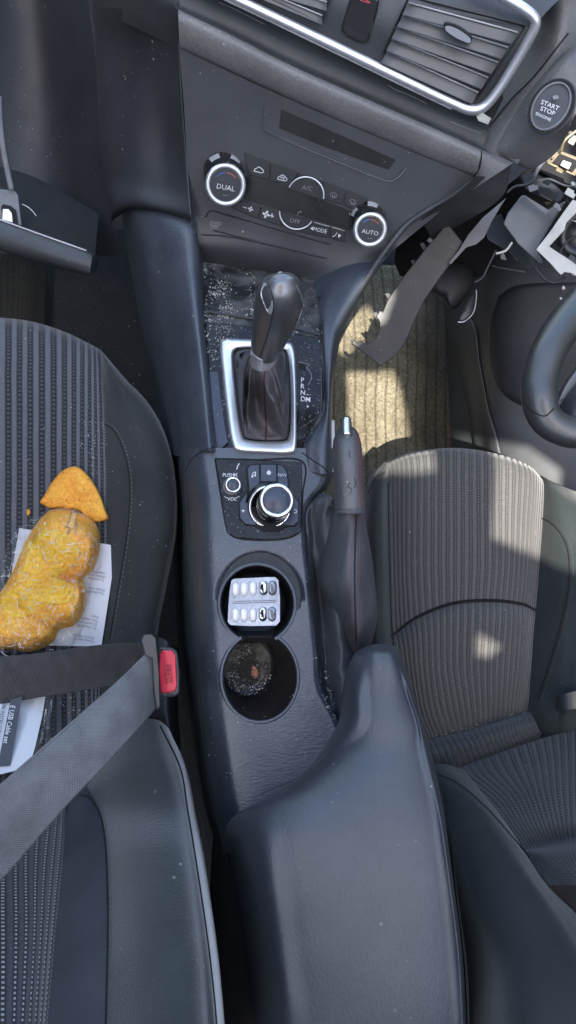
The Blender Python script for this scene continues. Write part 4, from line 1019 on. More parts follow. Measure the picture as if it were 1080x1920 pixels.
ribbon('bolster_piping', [(1016, 972), (1032, 980), (1048, 996), (1062, 1020), (1068, 1055), (1067, 1100), (1058, 1150), (1045, 1200), (1028, 1255), (1010, 1310)], 3, lambda x, y: TDS(x, y)-.001, 'seam', brt, h=.0012, n=90)
ribbon('bolster_stitching', [(1020, 966), (1038, 976), (1054, 993), (1068, 1018), (1074, 1055), (1073, 1100), (1064, 1150), (1051, 1200), (1034, 1255), (1016, 1310)], 1.5, lambda x, y: TDS(x, y)-.0012, 'stitchdim', brt, h=.0003, n=140, dash=(2, 1))
ribbon('left_seam', [(728, 905), (729, 990), (732, 1100), (736, 1190), (752, 1290), (788, 1395)], 2.5, lambda x, y: TDS(x, y)-.001, 'seam', blf, h=.0003)
ribbon('left_bolster_seam', [(690, 925), (705, 895), (722, 885)], 2, lambda x, y: TDS(x, y)-.001, 'seam', blf, h=.0003)
# backrest
s4 = surf('backrest_center', [
    [(830, 1450, 1.0), (900, 1425, .99), (1000, 1390, .985), (1090, 1365, .98), (1180, 1350, .98)],
    [(845, 1462, .965), (915, 1450, .955), (1010, 1430, .95), (1090, 1415, .945), (1180, 1400, .94)],
    [(900, 1500, .91), (960, 1495, .90), (1020, 1485, .89), (1090, 1475, .885), (1180, 1460, .88)],
    [(950, 1555, .87), (990, 1550, .865), (1035, 1545, .86), (1090, 1535, .855), (1180, 1520, .85)],
    [(975, 1590, .86), (1010, 1585, .86), (1045, 1578, .86), (1090, 1570, .855), (1180, 1555, .85)],
    [(985, 1602, .85), (1015, 1605, .83), (1050, 1605, .82), (1090, 1600, .815), (1180, 1590, .81)],
    [(1030, 1660, .80), (1060, 1660, .79), (1080, 1660, .78), (1120, 1660, .775), (1180, 1660, .77)]], 'strRb', ds, nu=70, nv=90)
s5 = surf('backrest_bolster', [
    [(796, 1440, 1.0), (810, 1434, .97), (830, 1432, .965), (860, 1440, .97), (885, 1448, .985)],
    [(798, 1475, 1.0), (815, 1462, .93), (845, 1455, .92), (885, 1470, .925), (915, 1492, .94)],
    [(808, 1540, .98), (840, 1525, .87), (885, 1505, .855), (925, 1520, .86), (955, 1548, .885)],
    [(820, 1620, .95), (860, 1600, .80), (925, 1570, .79), (965, 1582, .80), (990, 1608, .835)],
    [(835, 1720, .92), (890, 1700, .73), (975, 1650, .72), (1010, 1655, .735), (1035, 1670, .78)],
    [(850, 1830, .90), (930, 1810, .67), (1030, 1740, .66), (1070, 1735, .675), (1110, 1740, .72)],
    [(865, 1990, .88), (960, 1990, .60), (1090, 1860, .60), (1140, 1840, .62), (1180, 1830, .66)],
    [(900, 2150, .85), (1040, 2200, .55), (1200, 2050, .55), (1250, 2000, .57), (1300, 1980, .6)]], 'twill3', ds, nu=60, nv=100)
T5 = surfT(s5)
ribbon('back_stitching', [(822, 1452), (860, 1470), (910, 1512), (955, 1562), (1000, 1615), (1045, 1672), (1090, 1722)], 3, lambda x, y: T5(x, y)-.0005, 'seam', s5, h=.0006, n=120)
ribbon('back_stitching', [(820, 1460), (856, 1478), (905, 1520), (950, 1570), (995, 1623), (1040, 1680), (1085, 1730)], 1.6, lambda x, y: T5(x, y)-.001, 'stitchdim', s5, h=.0004, n=140, dash=(2, 1))
surf('seat_hinge', [[(1048, 1310, .98), (1060, 1300, .955), (1090, 1290, .95)], [(1050, 1335, .98), (1062, 1330, .955), (1090, 1325, .95)]], 'latch', ds, solid=.005)

# ================================================================ BELT + BUCKLE
bl = thing('seat_belt', D(150, 1350, .8), 'grey woven seat belt crossing the passenger seat into the red release buckle', 'seat belt')
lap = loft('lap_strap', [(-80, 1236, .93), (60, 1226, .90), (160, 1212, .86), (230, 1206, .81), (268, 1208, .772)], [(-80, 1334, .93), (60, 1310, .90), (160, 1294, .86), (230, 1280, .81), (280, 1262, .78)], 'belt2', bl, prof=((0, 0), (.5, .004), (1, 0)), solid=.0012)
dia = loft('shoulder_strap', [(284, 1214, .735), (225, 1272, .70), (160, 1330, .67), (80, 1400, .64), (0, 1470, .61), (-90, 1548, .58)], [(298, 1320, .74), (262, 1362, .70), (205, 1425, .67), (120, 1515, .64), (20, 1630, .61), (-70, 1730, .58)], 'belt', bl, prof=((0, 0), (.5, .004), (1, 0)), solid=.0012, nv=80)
TDi = surfT(dia)
ribbon('strap_edge', [[(274, 1232), (225, 1278), (160, 1336), (80, 1406), (0, 1476)], [(290, 1322), (257, 1358), (200, 1420), (116, 1509), (16, 1624)]], 3, lambda x, y: TDi(x, y)-.0006, 'stitchdim', dia, h=.0006, n=80)
lt = plate('latch_plate', [(264, 1200), (270, 1190), (284, 1189), (292, 1196), (298, 1260), (300, 1325), (294, 1332), (289, 1300), (285, 1235), (272, 1228)], .728, 'latch', bl, h=.004, bevel=.0012)
bu = thing('belt_buckle', D(315, 1270, .83), 'black seat belt buckle with red PRESS button beside the console', 'belt buckle')
bd = plate('housing', [(296, 1222), (300, 1214), (324, 1214), (333, 1222), (337, 1260), (337, 1298), (330, 1306), (304, 1309), (298, 1300)], .775, 'latch', bu, h=.028, down=.06, bevel=.003)
rb = plate('release_button', [(300, 1226), (304, 1219), (322, 1219), (329, 1227), (332, 1285), (328, 1296), (305, 1301), (301, 1294), (298, 1260)], .745, 'red', bu, h=.005, down=.004, bevel=.002)
text('press_label', 'PRESS', 315, 1264, 13, 85, .7395, 'darkred', rb, bold=.01, sx=.8)

# ================================================================ ITEMS ON PASSENGER SEAT
TSeat = surfT(insL, boL, default=.97)
lf = plate('leaflet', [(36, 990), (128, 1006), (218, 1024), (205, 1115), (190, 1212), (60, 1210), (0, 1205)], lambda x, y: TSeat(x, y)-.003 if x < 205 else TSeat(205, y)-.003, 'paper', None, h=.0006)
tag(lf, 'white printed leaflet lying under the wrapped bread', 'leaflet')
_tl = surfT(lf)
TLf = lambda x, y: _tl(x, y)-.0006
def lines(x, y, s, ang, size=6.5, par=lf):
    text('printed_text', s, x, y, size, ang, TLf, 'inkgrey', par, align='LEFT')
lines(196, 1082, 'To you use\nPlease note\nregularly', 188, 5); lines(196, 1110, 'The lifestyle\nPlease stop', 188, 5)
lines(183, 1168, 'To check off\n10 years and\nThe standard\nfrom', 189, 5.5); lines(176, 1200, 'If you want to\nSource voltage 1', 189, 5)
# usb bag
bg = thing('instruction_sheet', D(30, 1380, .93), 'instruction sheet for a USB cable set in a clear bag under the belt', 'instruction sheet')
TU_ = lambda x, y: .925-(y-1300)*.00055
sh = plate('sheet', [(-60, 1340), (0, 1320), (40, 1307), (86, 1302), (80, 1340), (66, 1400), (60, 1420), (38, 1443), (0, 1452), (-60, 1462)], TU_, 'paper', bg, h=.0006)
_ts = surfT(sh)
_bd = marks('title_band', [[(20, 1312), (42, 1306), (19, 1436), (-5, 1438)]], lambda x, y: _ts(x, y)-.0008, 'ink', sh)
_tb = surfT(_bd)
text('title_text', 'E USB Cable set', 17, 1358, 9.5, 101, lambda x, y: _tb(x, y)-.0006, 'paper', sh, bold=.02, sx=.86)
text('printed_text', 'ON INSTRUCTION', 1, 1352, 8, 101, lambda x, y: _ts(x, y)-.0022, 'ink', sh, sx=.8)
surf('clear_bag', [[(88, 1298, .905), (100, 1296, .90), (112, 1293, .905), (125, 1290, .92)], [(80, 1345, .875), (88, 1350, .87), (98, 1356, .875), (108, 1356, .90)], [(66, 1410, .845), (76, 1412, .84), (90, 1410, .85), (102, 1405, .87)]], 'bag', bg, wob=lambda u, v: .003*ns(u*5, v*4, 3))
# bread slice
def slice_h(x, y, f): return .0016*ns(x*.09, y*.09, 1)+.0009*ns(x*.25, y*.25, 4)
sb_o = [(140, 874), (152, 879), (168, 895), (181, 915), (191, 937), (197, 955), (203, 967), (202, 974), (192, 977), (183, 979), (172, 975), (163, 974), (155, 962), (146, 956), (136, 954), (126, 957), (116, 952), (104, 952), (92, 952), (82, 947), (75, 941), (84, 927), (92, 912), (103, 897), (116, 883), (128, 877)]
sl2 = blob('bread_slice', sb_o, lambda x, y: TSeat(x, y)-.004, .014, 'bread', None, wob=slice_h, power=.22, nr=26, na=110, edge=.0); sl2.name = 'bread_slice'
tag(sl2, 'broken orange yellow bread slice lying above the wrapped loaf', 'bread')
brd = thing('wrapped_bread', D(90, 1110, .97), 'yellow bread rolls wrapped in crinkled cling film on the passenger seat', 'bread')
def rollh(cx, cy, rx, ry, h):
    return lambda x, y: h*max(0, 1-((x-cx)/rx)**2-((y-cy)/ry)**2)**.5
H = [rollh(125, 1020, 72, 72, .040), rollh(95, 1128, 86, 58, .040), rollh(25, 1175, 85, 62, .034), rollh(50, 1085, 80, 80, .034)]
def bh(x, y, f): return max(h(x, y) for h in H)*min(1, (1-f)*5)**.5+.003*ns(x*.05, y*.05, 3)+.0012*ns(x*.18, y*.18, 8)
lo = [(92, 957), (115, 953), (145, 960), (172, 972), (187, 1000), (186, 1035), (175, 1070), (158, 1085), (162, 1110), (158, 1145), (140, 1172), (112, 1182), (98, 1205), (60, 1222), (20, 1218), (-40, 1212), (-60, 1160), (-40, 1130), (0, 1110), (28, 1062), (45, 1020), (70, 980)]
l1 = blob('bread_roll', lo, lambda x, y: TSeat(x, y)-.006, .004, 'crust', brd, wob=bh, nr=50, na=160)
# lighter torn inside patch
TLo = surfT(l1)
blob('torn_crumb', [(70, 1000), (100, 990), (130, 1005), (150, 1030), (140, 1060), (110, 1080), (140, 1100), (130, 1130), (80, 1140), (40, 1160), (10, 1150), (0, 1120), (30, 1090), (45, 1050), (55, 1020)], lambda x, y: TLo(x, y)-.0002, .003, 'breadin', l1, wob=lambda x, y, f: (.0035*abs(ns(x*.12, y*.12, 6))+.0018*ns(x*.3, y*.3, 2)) if f < .98 else -.002, nr=40, na=120)
wo = [(98, 952), (118, 950), (133, 951), (160, 962), (186, 985), (192, 1020), (190, 1060), (175, 1088), (168, 1120), (162, 1160), (146, 1195), (128, 1216), (106, 1212), (88, 1206), (70, 1228), (45, 1240), (22, 1232), (-20, 1228), (-70, 1200), (-70, 1120), (-20, 1075), (5, 1045), (25, 1000), (58, 972)]
def wh(x, y, f): return (max(h(x, y) for h in H)+.007)*min(1, (1-f)*7)**.5+(.006*abs(ns(x*.045, y*.07, 11))+.004*abs(ns(x*.11, y*.16, 5))+.0015*ns(x*.4, y*.4, 5))*min(1, (1-f)*9)+.002
MT['fold'] = pbr('film_fold_glint', (.85, .85, .86), .12, spec=.8, var=.05)  # white for ribbons that paint highlights onto the film's folds
_t1 = surfT(l1)
random.seed(21); fl_ = []
for q_ in range(60):
    k_ = random.random()
    if k_ < .4: x, y = random.uniform(100, 182), random.uniform(965, 1075)
    elif k_ < .75: x, y = random.uniform(20, 155), random.uniform(1070, 1195)
    else: x, y = random.uniform(0, 120), random.uniform(1150, 1225)
    an = random.choice((.9, 2.3, -.5, 1.6))+random.uniform(-.5, .5); ln = random.uniform(5, 24); pl_ = [(x, y)]
    for _ in range(3):
        an += random.uniform(-.5, .5); x += math.cos(an)*ln/3; y += math.sin(an)*ln/3; pl_.append((x, y))
    fl_.append((pl_, random.uniform(.5, 1.2)))
vs_, fs_ = [], []
for pl_, w_ in fl_: _ribbon(pl_, w_, lambda x, y: _t1(x, y)-.0085, .0008, 8, vs_, fs_)
fo = obj('film_crease_glints', vs_, fs_, 'fold', brd); tag(fo, kind='stuff')  # white ribbons paint highlights onto the film, not real folds
random.seed(7)
wr = blob('cling_film', wo, lambda x, y: TSeat(x, y)-.007, .004, 'wrap', brd, wob=wh, nr=80, na=260)
tube('film_twist', [(139, 957, .925, 3), (139, 963, .918, 6), (137, 973, .915, 6), (135, 984, .917, 9), (133, 992, .925, 12)], 'wrap', brd, n=30, seg=20, wob=lambda s, a: .25*math.sin(a*5+s*7), caps=False)
# crumb of bread
cb = blob('bread_crumb', [(50, 956), (55, 955), (57, 962), (53, 967), (50, 963)], lambda x, y: TSeat(x, y)-.001, .005, 'bread', None, nr=6, na=14)
tag(cb, 'small orange bread crumb on the striped seat, left of the slice', 'crumb')

# ================================================================ CUP CONTENTS
bp_ = thing('pill_blister', D(474, 1127, .81), 'foil pill blister with six white capsules and four emptied pockets in the upper cup holder', 'pill pack')
bz = .795
def TBp(x, y): return bz+.00009*(x-474)
card = plate('foil_card', [(434, 1088), (440, 1085), (500, 1082), (516, 1082), (522, 1088), (525, 1120), (525, 1165), (518, 1173), (470, 1174), (432, 1172), (427, 1166), (428, 1140), (430, 1110)], TBp, 'foil', bp_, h=.0008, bevel=.0002)
ribbon('score_line', [[(436, 1129), (470, 1127), (518, 1126)], [(436, 1132), (470, 1130.5), (518, 1129)]], 1.6, lambda x, y: TBp(x, y)-.001, 'grey', card, h=.0004)
ribbon('score_line', [(473.5, 1084), (473.5, 1130), (473.5, 1172)], 1, lambda x, y: TBp(x, y)-.001, 'white', card, h=.0003)
def capsule(x, y, w, hgt, name, mat, par, lift=.006, ang=2):
    o_ = []
    for k in range(28):
        a_ = 2*math.pi*k/28; c_, s_ = math.cos(a_), math.sin(a_)
        o_.append((x+w*c_*(1 if abs(s_) < .8 else 1), y+(hgt-w)*(1 if s_ > 0 else -1)*min(1, abs(s_)*4)+w*s_))
    return blob(name, o_, lambda a, b: TBp(a, b)-.0008, lift, mat, par, nr=10, na=36)
for r_, yy in enumerate((1105.5, 1153.5)):
    for k_, xx in enumerate((441.5, 457.5, 474.5)):
        pc = capsule(xx, yy-(k_*.9 if r_ == 0 else k_*.2), 7, 13.5, 'capsule', 'pill', bp_, .0055)
    for k_, xx in enumerate((493, 510)):
        e = capsule(xx+(1 if r_ == 0 else 0), yy-3 if r_ == 0 else yy-2, 8, 14, 'empty_pocket', 'foil' if k_ else 'chrome2', bp_, .003)
        # torn foil edges
        marks('tear', [[(xx-3, yy-11), (xx+1, yy-10), (xx+(4 if k_ else 2), yy), (xx+2, yy+8), (xx-1, yy+4), (xx-(2 if k_ else 5), yy-3)]], lambda a, b: TBp(a, b)-.005, 'gap' if not k_ else 'greyplastic', e)
cw = D(478, 1262, Tc(478, 1262)+.05)
pv = [(471, 1250), (476, 1246), (484, 1257), (487, 1266), (480, 1274), (472, 1270), (469, 1262)]
cf = blob('copper_foil', pv, lambda x, y: tz(x, y, cen2.z-.066), .007, 'copper', None, nr=5, na=9, wob=lambda x, y, f: .003*ns(x*.3, y*.3, 1)); tag(cf, 'crumpled copper coloured foil scrap in the lower cup holder', 'wrapper'); cf.data.polygons.foreach_set('use_smooth', [False]*len(cf.data.polygons))

# ================================================================ GLOVEBOX DOOR
gb = thing('glovebox_door', D(80, 460, 1.2), 'open glovebox door hanging with its dark lower lip and silver latch', 'glovebox door')
surf('door_lip', [
    [(-60, 388, 1.06), (0, 411, 1.05), (90, 445, 1.04), (165, 472, 1.035), (172, 478, 1.04), (182, 478, 1.09)],
    [(-60, 396, 1.045), (0, 420, 1.035), (90, 453, 1.025), (165, 478, 1.02), (174, 486, 1.03), (184, 486, 1.08)],
    [(-60, 425, 1.04), (0, 448, 1.03), (90, 478, 1.02), (160, 500, 1.02), (172, 505, 1.03), (183, 500, 1.08)],
    [(-60, 445, 1.06), (0, 467, 1.05), (90, 496, 1.045), (160, 514, 1.04), (172, 515, 1.045), (181, 508, 1.09)],
    [(-60, 450, 1.12), (0, 470, 1.12), (90, 498, 1.12), (160, 515, 1.11), (170, 516, 1.1), (178, 512, 1.12)]], 'dash', gb, nu=40, nv=40)
tube('lip_edge', [(-60, 390, 1.05, 1.6), (0, 412, 1.04, 1.6), (80, 441, 1.035, 1.6), (162, 470, 1.028, 1.6)], 'silverline', gb, n=30, seg=8)
ltc = plate('latch_housing', [(-20, 352), (28, 358), (34, 366), (41, 424), (0, 414), (-20, 405)], lambda x, y: 1.06, 'greyplastic', gb, h=.012, bevel=.002)
plate('latch_hole', [(2, 388), (6, 383), (20, 386), (30, 394), (34, 420), (4, 412)], 1.0475, 'gap', ltc, h=.0006)
plate('latch_handle', [(5, 392), (16, 392), (22, 400), (24, 417), (4, 412)], 1.046, 'chrome', ltc, h=.002, bevel=.0006)
tube('door_strut', [(-4, 180, 1.0, 8), (2, 250, 1.02, 6.5), (12, 310, 1.035, 6), (22, 357, 1.045, 6)], 'greyplastic', gb, n=20, seg=6, flat=.4)
surf('door_inner', [[(-60, 300, 1.16), (60, 330, 1.18), (185, 400, 1.16)], [(-60, 395, 1.07), (60, 436, 1.06), (178, 480, 1.05)]], 'gap', gb)
tube('loose_thread', [(42, 383, 1.02, .7), (52, 388, 1.018, .7), (62, 397, 1.02, .7), (68, 405, 1.022, .7)], 'white', gb, n=16, seg=6)

# ================================================================ FLOOR MATS
zf = -.06
def onfloor(ps, dz=0): return [(x, y, tz(x, y, zf+dz)) for x, y in ps]
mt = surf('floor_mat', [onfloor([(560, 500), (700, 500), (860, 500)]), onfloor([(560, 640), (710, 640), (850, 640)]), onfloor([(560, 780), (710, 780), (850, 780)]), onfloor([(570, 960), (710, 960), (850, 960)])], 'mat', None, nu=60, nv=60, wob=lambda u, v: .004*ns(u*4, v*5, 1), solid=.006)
tag(mt, 'beige ribbed carpet mat lit by the sun in the driver footwell', 'floor mat')
TM = surfT(mt)
badge = plate('mat_badge', [(690, 835), (742, 832), (762, 838), (760, 856), (690, 858)], lambda x, y: TM(x, y)-.002, 'dashdark', mt, h=.002)
text('badge_text', 'AXELA', 731, 845, 11.5, 2, lambda x, y: TM(x, y)-.0055, 'crumb', badge, bold=.01, sx=1.25)
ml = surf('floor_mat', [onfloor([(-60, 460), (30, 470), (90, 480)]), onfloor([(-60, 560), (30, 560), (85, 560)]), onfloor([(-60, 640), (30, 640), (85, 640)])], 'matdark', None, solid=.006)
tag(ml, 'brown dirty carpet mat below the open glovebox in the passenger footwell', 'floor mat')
# door / kick panel at far right
dp = thing('door_panel', D(960, 700, 1.3), 'dark door and sill panel of the driver footwell with rounded pocket', 'door')
dpa = surf('panel', [
    [(800, 400, 1.25), (900, 400, 1.15), (1000, 420, 1.05), (1200, 430, 1.0)],
    [(826, 520, 1.34), (880, 520, 1.22), (960, 530, 1.12), (1200, 540, 1.05)],
    [(836, 640, 1.38), (880, 640, 1.25), (950, 650, 1.15), (1200, 660, 1.08)],
    [(842, 760, 1.38), (895, 760, 1.28), (955, 770, 1.18), (1200, 780, 1.1)],
    [(846, 980, 1.38), (905, 980, 1.3), (960, 980, 1.2), (1200, 980, 1.12)]], 'dash', dp, nu=60, nv=60)
TDp = surfT(dpa)
blob('door_pocket', [(935, 555), (970, 535), (1050, 530), (1150, 540), (1200, 640), (1150, 760), (1020, 770), (950, 745), (922, 690), (920, 610)], lambda x, y: TDp(x, y), .012, 'dashdark', dp, power=.25)
blob('kick_cover', [(828, 560), (860, 575), (890, 610), (900, 680), (915, 760), (940, 860), (900, 880), (876, 760), (860, 690), (840, 620)], lambda x, y: TDp(x, y)-.004, .02, 'dash', dp, power=.5)
ribbon('panel_edge', [(905, 492), (930, 500), (955, 505), (985, 510)], 2.5, lambda x, y: TDp(x, y)-.003, 'grey', dp, h=.002, n=20)

# ================================================================ DANGLING TRIM
dt = thing('broken_trim_panel', D(760, 580, 1.08), 'long loose grey trim strip with broken clips hanging over the sunlit mat', 'trim panel')
TDT = lambda x, y: .985+(y-417)*.00015-(x-740)*.00002
_o = [(838, 417), (868, 455), (855, 477), (842, 498), (826, 520), (812, 540), (798, 560), (785, 585), (774, 608), (764, 634), (752, 654), (738, 670), (714, 686), (700, 676), (680, 660), (658, 644), (664, 637), (670, 643), (676, 638), (684, 645), (696, 641), (706, 631), (712, 616), (711, 602), (705, 594), (712, 582), (718, 584), (726, 564), (745, 535), (762, 512), (778, 492), (795, 470), (812, 450), (826, 433)]
dts = plate('strip', _o, TDT, 'dangl', dt, h=.003, down=.001, bevel=.0012)
for x, y in ((660, 642), (704, 592), (727, 556), (752, 524), (775, 494), (792, 462)):
    plate('clip', [(x-5, y-5), (x+2, y-7), (x+9, y+3), (x+2, y+7)], lambda a_, b_: TDT(a_, b_)+.004, 'dashdark', dt, h=.002)
tp_ = plate('torn_flap', [(949, 371), (940, 385), (922, 415), (908, 445), (893, 458), (874, 464), (845, 496), (842, 492), (860, 470), (878, 440), (905, 408)], lambda x, y: .965+.0002*(940-x), 'torn', None, h=.0015, bevel=.0003)
tp_.name = 'torn_liner'; tag(tp_, 'pale grey pointed torn liner flap beside the loose trim strip', 'torn trim')
tz_ = blob('torn_bracket', [(893, 543), (892, 565), (886, 590), (870, 604), (858, 602), (868, 580), (880, 560)], lambda x, y: 1.08, .006, 'button', None, nr=8, na=30); tag(tz_, 'small dark torn plastic bracket hanging below the torn flap', 'bracket')
ribbon('torn_edge', [(893, 543), (893, 560), (888, 585), (872, 602), (858, 604)], 2, 1.078, 'silverline', tz_, h=.001, n=20)

# under-dash dark structure
ud = thing('underdash_frame', D(880, 480, 1.15), 'black plastic under-dash frame exposed behind the broken trim', 'frame')
surf('frame', [[(760, 420, 1.12), (850, 380, 1.05), (960, 330, 1.02), (1130, 280, 1.05)], [(740, 480, 1.16), (850, 460, 1.10), (960, 420, 1.08), (1130, 400, 1.1)], [(750, 520, 1.2), (850, 530, 1.18), (960, 505, 1.14), (1130, 520, 1.12)]], 'gap', ud)
blob('duct', [(790, 500), (830, 490), (880, 500), (885, 540), (850, 580), (830, 560), (800, 540)], 1.12, .02, 'dashdark', ud)
plate('metal_tab', [(800, 451), (806, 445), (830, 460), (820, 466)], 1.06, 'whiteplastic', ud, h=.002)
plate('metal_tab', [(938, 480), (944, 472), (950, 488), (940, 486)], 1.06, 'whiteplastic', ud, h=.002)
plate('metal_tab', [(953, 452), (960, 465), (972, 480), (970, 490), (958, 476)], 1.06, 'greyplastic', ud, h=.002)

# steering column wreck
sc = thing('steering_column', D(1030, 420, 1.0), 'exposed steering column with grey shroud and cracked white bracket', 'steering column')
plate('shroud', [(978, 366), (1022, 396), (1062, 376), (1040, 412), (1006, 468), (1020, 492), (1014, 496), (972, 458), (944, 420), (952, 400)], lambda x, y: .96, 'greyplastic', sc, h=.004, down=.03, bevel=.002)
plate('shroud_fold', [(978, 366), (984, 366), (1032, 396), (1024, 402), (1000, 384)], lambda x, y: .945, 'torn', sc, h=.004, bevel=.001)
wb = plate('white_bracket', [(1074, 374), (1090, 382), (1088, 392), (1062, 418), (1058, 432), (1030, 462), (1044, 472), (1060, 482), (1086, 500), (1086, 520), (1070, 512), (1058, 510), (1052, 516), (1044, 508), (1030, 492), (1005, 468), (1030, 436), (1058, 396)], lambda x, y: .925, 'whiteplastic', sc, h=.004, down=.012, bevel=.001)
plate('bracket_hole', [(1046, 448), (1062, 436), (1086, 420), (1090, 480), (1060, 466), (1044, 460)], .96, 'gap', sc, h=.002)
lathe('column_tube', D(1092, 440, .93), tocam(D(1080, 440, .95)), [(.03, -.05), (.03, 0), (.026, .004), (.02, .004), (.018, -.01), (.00001, -.01)], 'button', sc)
plate('wiring_block', [(975, 330), (1000, 322), (1040, 345), (1060, 365), (1050, 380), (1020, 378), (985, 355)], lambda x, y: 1.0, 'dashdark', sc, h=.02, bevel=.003)
plate('wiring_block', [(1004, 345), (1030, 352), (1044, 368), (1036, 380), (1010, 366)], lambda x, y: .975, 'button', sc, h=.008, bevel=.002)
cf_ = plate('catch_frame', [(1050, 282), (1096, 300), (1100, 312), (1078, 330), (1026, 306), (1024, 300), (1040, 286)], lambda x, y: .93, 'gold', sc, h=.004, bevel=.001)
plate('catch_inside', [(1050, 288), (1090, 304), (1074, 322), (1036, 304)], .924, 'gap', cf_, h=.001)
plate('catch_spring', [(1056, 300), (1072, 306), (1066, 318), (1050, 310)], .92, 'whiteplastic', cf_, h=.004, bevel=.001)
tube('steel_rod', [(1100, 232, .9, 3), (1060, 262, .91, 3), (1052, 284, .92, 3)], 'gold', sc, n=14, seg=10)
tube('steel_rod', [(1048, 278, .93, 4), (1030, 290, .93, 4), (1012, 312, .93, 4), (1002, 330, .94, 3)], 'silverline', sc, n=14, seg=10)
plate('back_block', [(1040, 200), (1100, 180), (1120, 360), (1050, 340), (1010, 320), (1035, 270)], 1.02, 'gap', sc, h=.01)
for x, y, r in ((1022, 292, 4), (1018, 302, 3), (1036, 296, 3), (1074, 392, 4), (1068, 505, 7), (1078, 512, 6), (1056, 540, 4), (1052, 560, 3), (1074, 345, 5), (1062, 235, 5), (1070, 250, 6)):
    blob('broken_bit', [(x+r*(.7+.6*random.random())*math.cos(a), y+r*(.7+.6*random.random())*math.sin(a)) for a in (0, 1, 2, 3, 4, 5)], .925, .004, 'whiteplastic' if y > 330 else 'gold', sc, nr=4, na=12)

for pts_, m_ in (([(1100, 330), (1070, 350), (1062, 372), (1080, 392)], 'button'), ([(1012, 330), (990, 345), (965, 350), (950, 362)], 'button'), ([(1095, 352), (1060, 348), (1030, 336), (1008, 340)], 'torn'), ([(1090, 500), (1062, 500), (1050, 478), (1064, 452), (1090, 440)], 'button'), ([(1060, 520), (1040, 530), (1020, 522), (1002, 500)], 'button'), ([(930, 470), (915, 500), (905, 520), (890, 530)], 'button'), ([(960, 455), (948, 470), (930, 476)], 'whiteplastic')):
    tube('wire', [(x, y, .935+.0006*i, 2.2) for i, (x, y) in enumerate(pts_)], m_, sc, n=30, seg=8)
for (x, y, w_, h_, a_, m_) in ((1070, 362, 10, 7, 30, 'whiteplastic'), (1000, 352, 9, 6, -20, 'greyplastic'), (1046, 388, 8, 5, 40, 'torn'), (1082, 408, 7, 9, 20, 'whiteplastic'), (1022, 470, 6, 5, 50, 'whiteplastic'), (1074, 486, 9, 6, 35, 'button'), (1050, 318, 7, 5, 25, 'gold'), (1085, 345, 6, 8, 60, 'greyplastic'), (1064, 222, 8, 12, 10, 'greyplastic'), (1074, 262, 6, 9, 30, 'whiteplastic')):
    c_, s_ = math.cos(math.radians(a_)), math.sin(math.radians(a_))
    plate('connector', [(x+u*w_*c_-v*h_*s_, y+u*w_*s_+v*h_*c_) for u, v in ((-1, -1), (.4, -1), (.5, -.4), (1, -.4), (1, 1), (-1, 1))], .93, m_, sc, h=.006, bevel=.0008)
plate('mounting_plate', [(905, 415), (940, 400), (950, 425), (985, 455), (1010, 500), (990, 505), (950, 470), (915, 450)], 1.02, 'dash', sc, h=.004, bevel=.001)

# ================================================================ STEERING WHEEL
sw = thing('steering_wheel', D(1080, 680, .7), 'black leather steering wheel rim at the right edge', 'steering wheel')
rimw = tube('rim', [(1150, 500, .68, 34), (1105, 555, .67, 34), (1060, 608, .66, 34), (1028, 660, .65, 33), (1013, 710, .645, 33), (1012, 750, .64, 33), (1022, 782, .64, 31), (1045, 802, .64, 30), (1080, 812, .64, 29), (1130, 805, .64, 29)], 'wheel', sw, n=120, seg=36, flat=.9)
sp = surf('spoke', [[(1033, 770, .662), (1050, 750, .655), (1062, 752, .665)], [(1048, 735, .668), (1068, 715, .655), (1090, 735, .665)], [(1085, 680, .665), (1110, 660, .65), (1130, 690, .66)]], 'greyplastic', sw, solid=.004)
surf('spoke_cover', [[(1036, 775, .66), (1050, 790, .65), (1062, 800, .65)], [(1058, 750, .655), (1085, 770, .64), (1100, 790, .64)], [(1090, 710, .655), (1120, 740, .64), (1140, 770, .64)]], 'wheel', sw, solid=.004)
ribbon('rim_seam', [(981, 752), (1000, 772), (1022, 780), (1040, 765)], 2.4, surfT(rimw, off=.0004), 'seam', rimw, h=.0004, n=30)

# ================================================================ DEBRIS (uncountable)
vs, fs = [], []
def crumb(x, y, T, s):
    p = D(x, y, T(x, y)); u = tocam(p); c = p+u*s*.4; b = len(vs)
    r = random.random
    e1 = Vector((r()-.5, r()-.5, r()-.5)).normalized(); e2 = e1.cross(u).normalized() if e1.cross(u).length > .01 else Vector((1, 0, 0)); e3 = u.cross(e2)
    for a in range(5):
        an = a*1.2566+r()*.6; vs.append(c+(e2*math.cos(an)+e3*math.sin(an))*s*(.4+.9*r()))
    vs.append(c+u*s*.5); vs.append(c-u*s*.5)
    for a in range(5): fs.append((b+a, b+(a+1) % 5, b+5)); fs.append((b+(a+1) % 5, b+a, b+6))
def scatter(n, x0, y0, x1, y1, T, s0=.0003, s1=.0009, f=None):
    k = 0; guard = 0
    while k < n and guard < n*40:
        guard += 1
        x, y = random.uniform(x0, x1), random.uniform(y0, y1)
        if f and random.random() > f(x, y): continue
        crumb(x, y, T, random.uniform(s0, s1)*(1.8 if random.random() < .06 else 1)); k += 1
TA = lambda x, y: min(TBd(x, y), TB(x, y)) if y > 840 else TBd(x, y)-.0038*(y > 610)
scatter(520, 382, 490, 480, 640, TA, .0004, .0012, f=lambda x, y: max(0, .25+1.4*ns(x*.03, y*.03, 2))*(1 if x < 440 else .5))
scatter(120, 480, 520, 600, 860, TA, f=lambda x, y: 0 if (412 < x < 556 and y > 632) else .6)
scatter(120, 386, 640, 410, 860, TA, .0003, .0009)
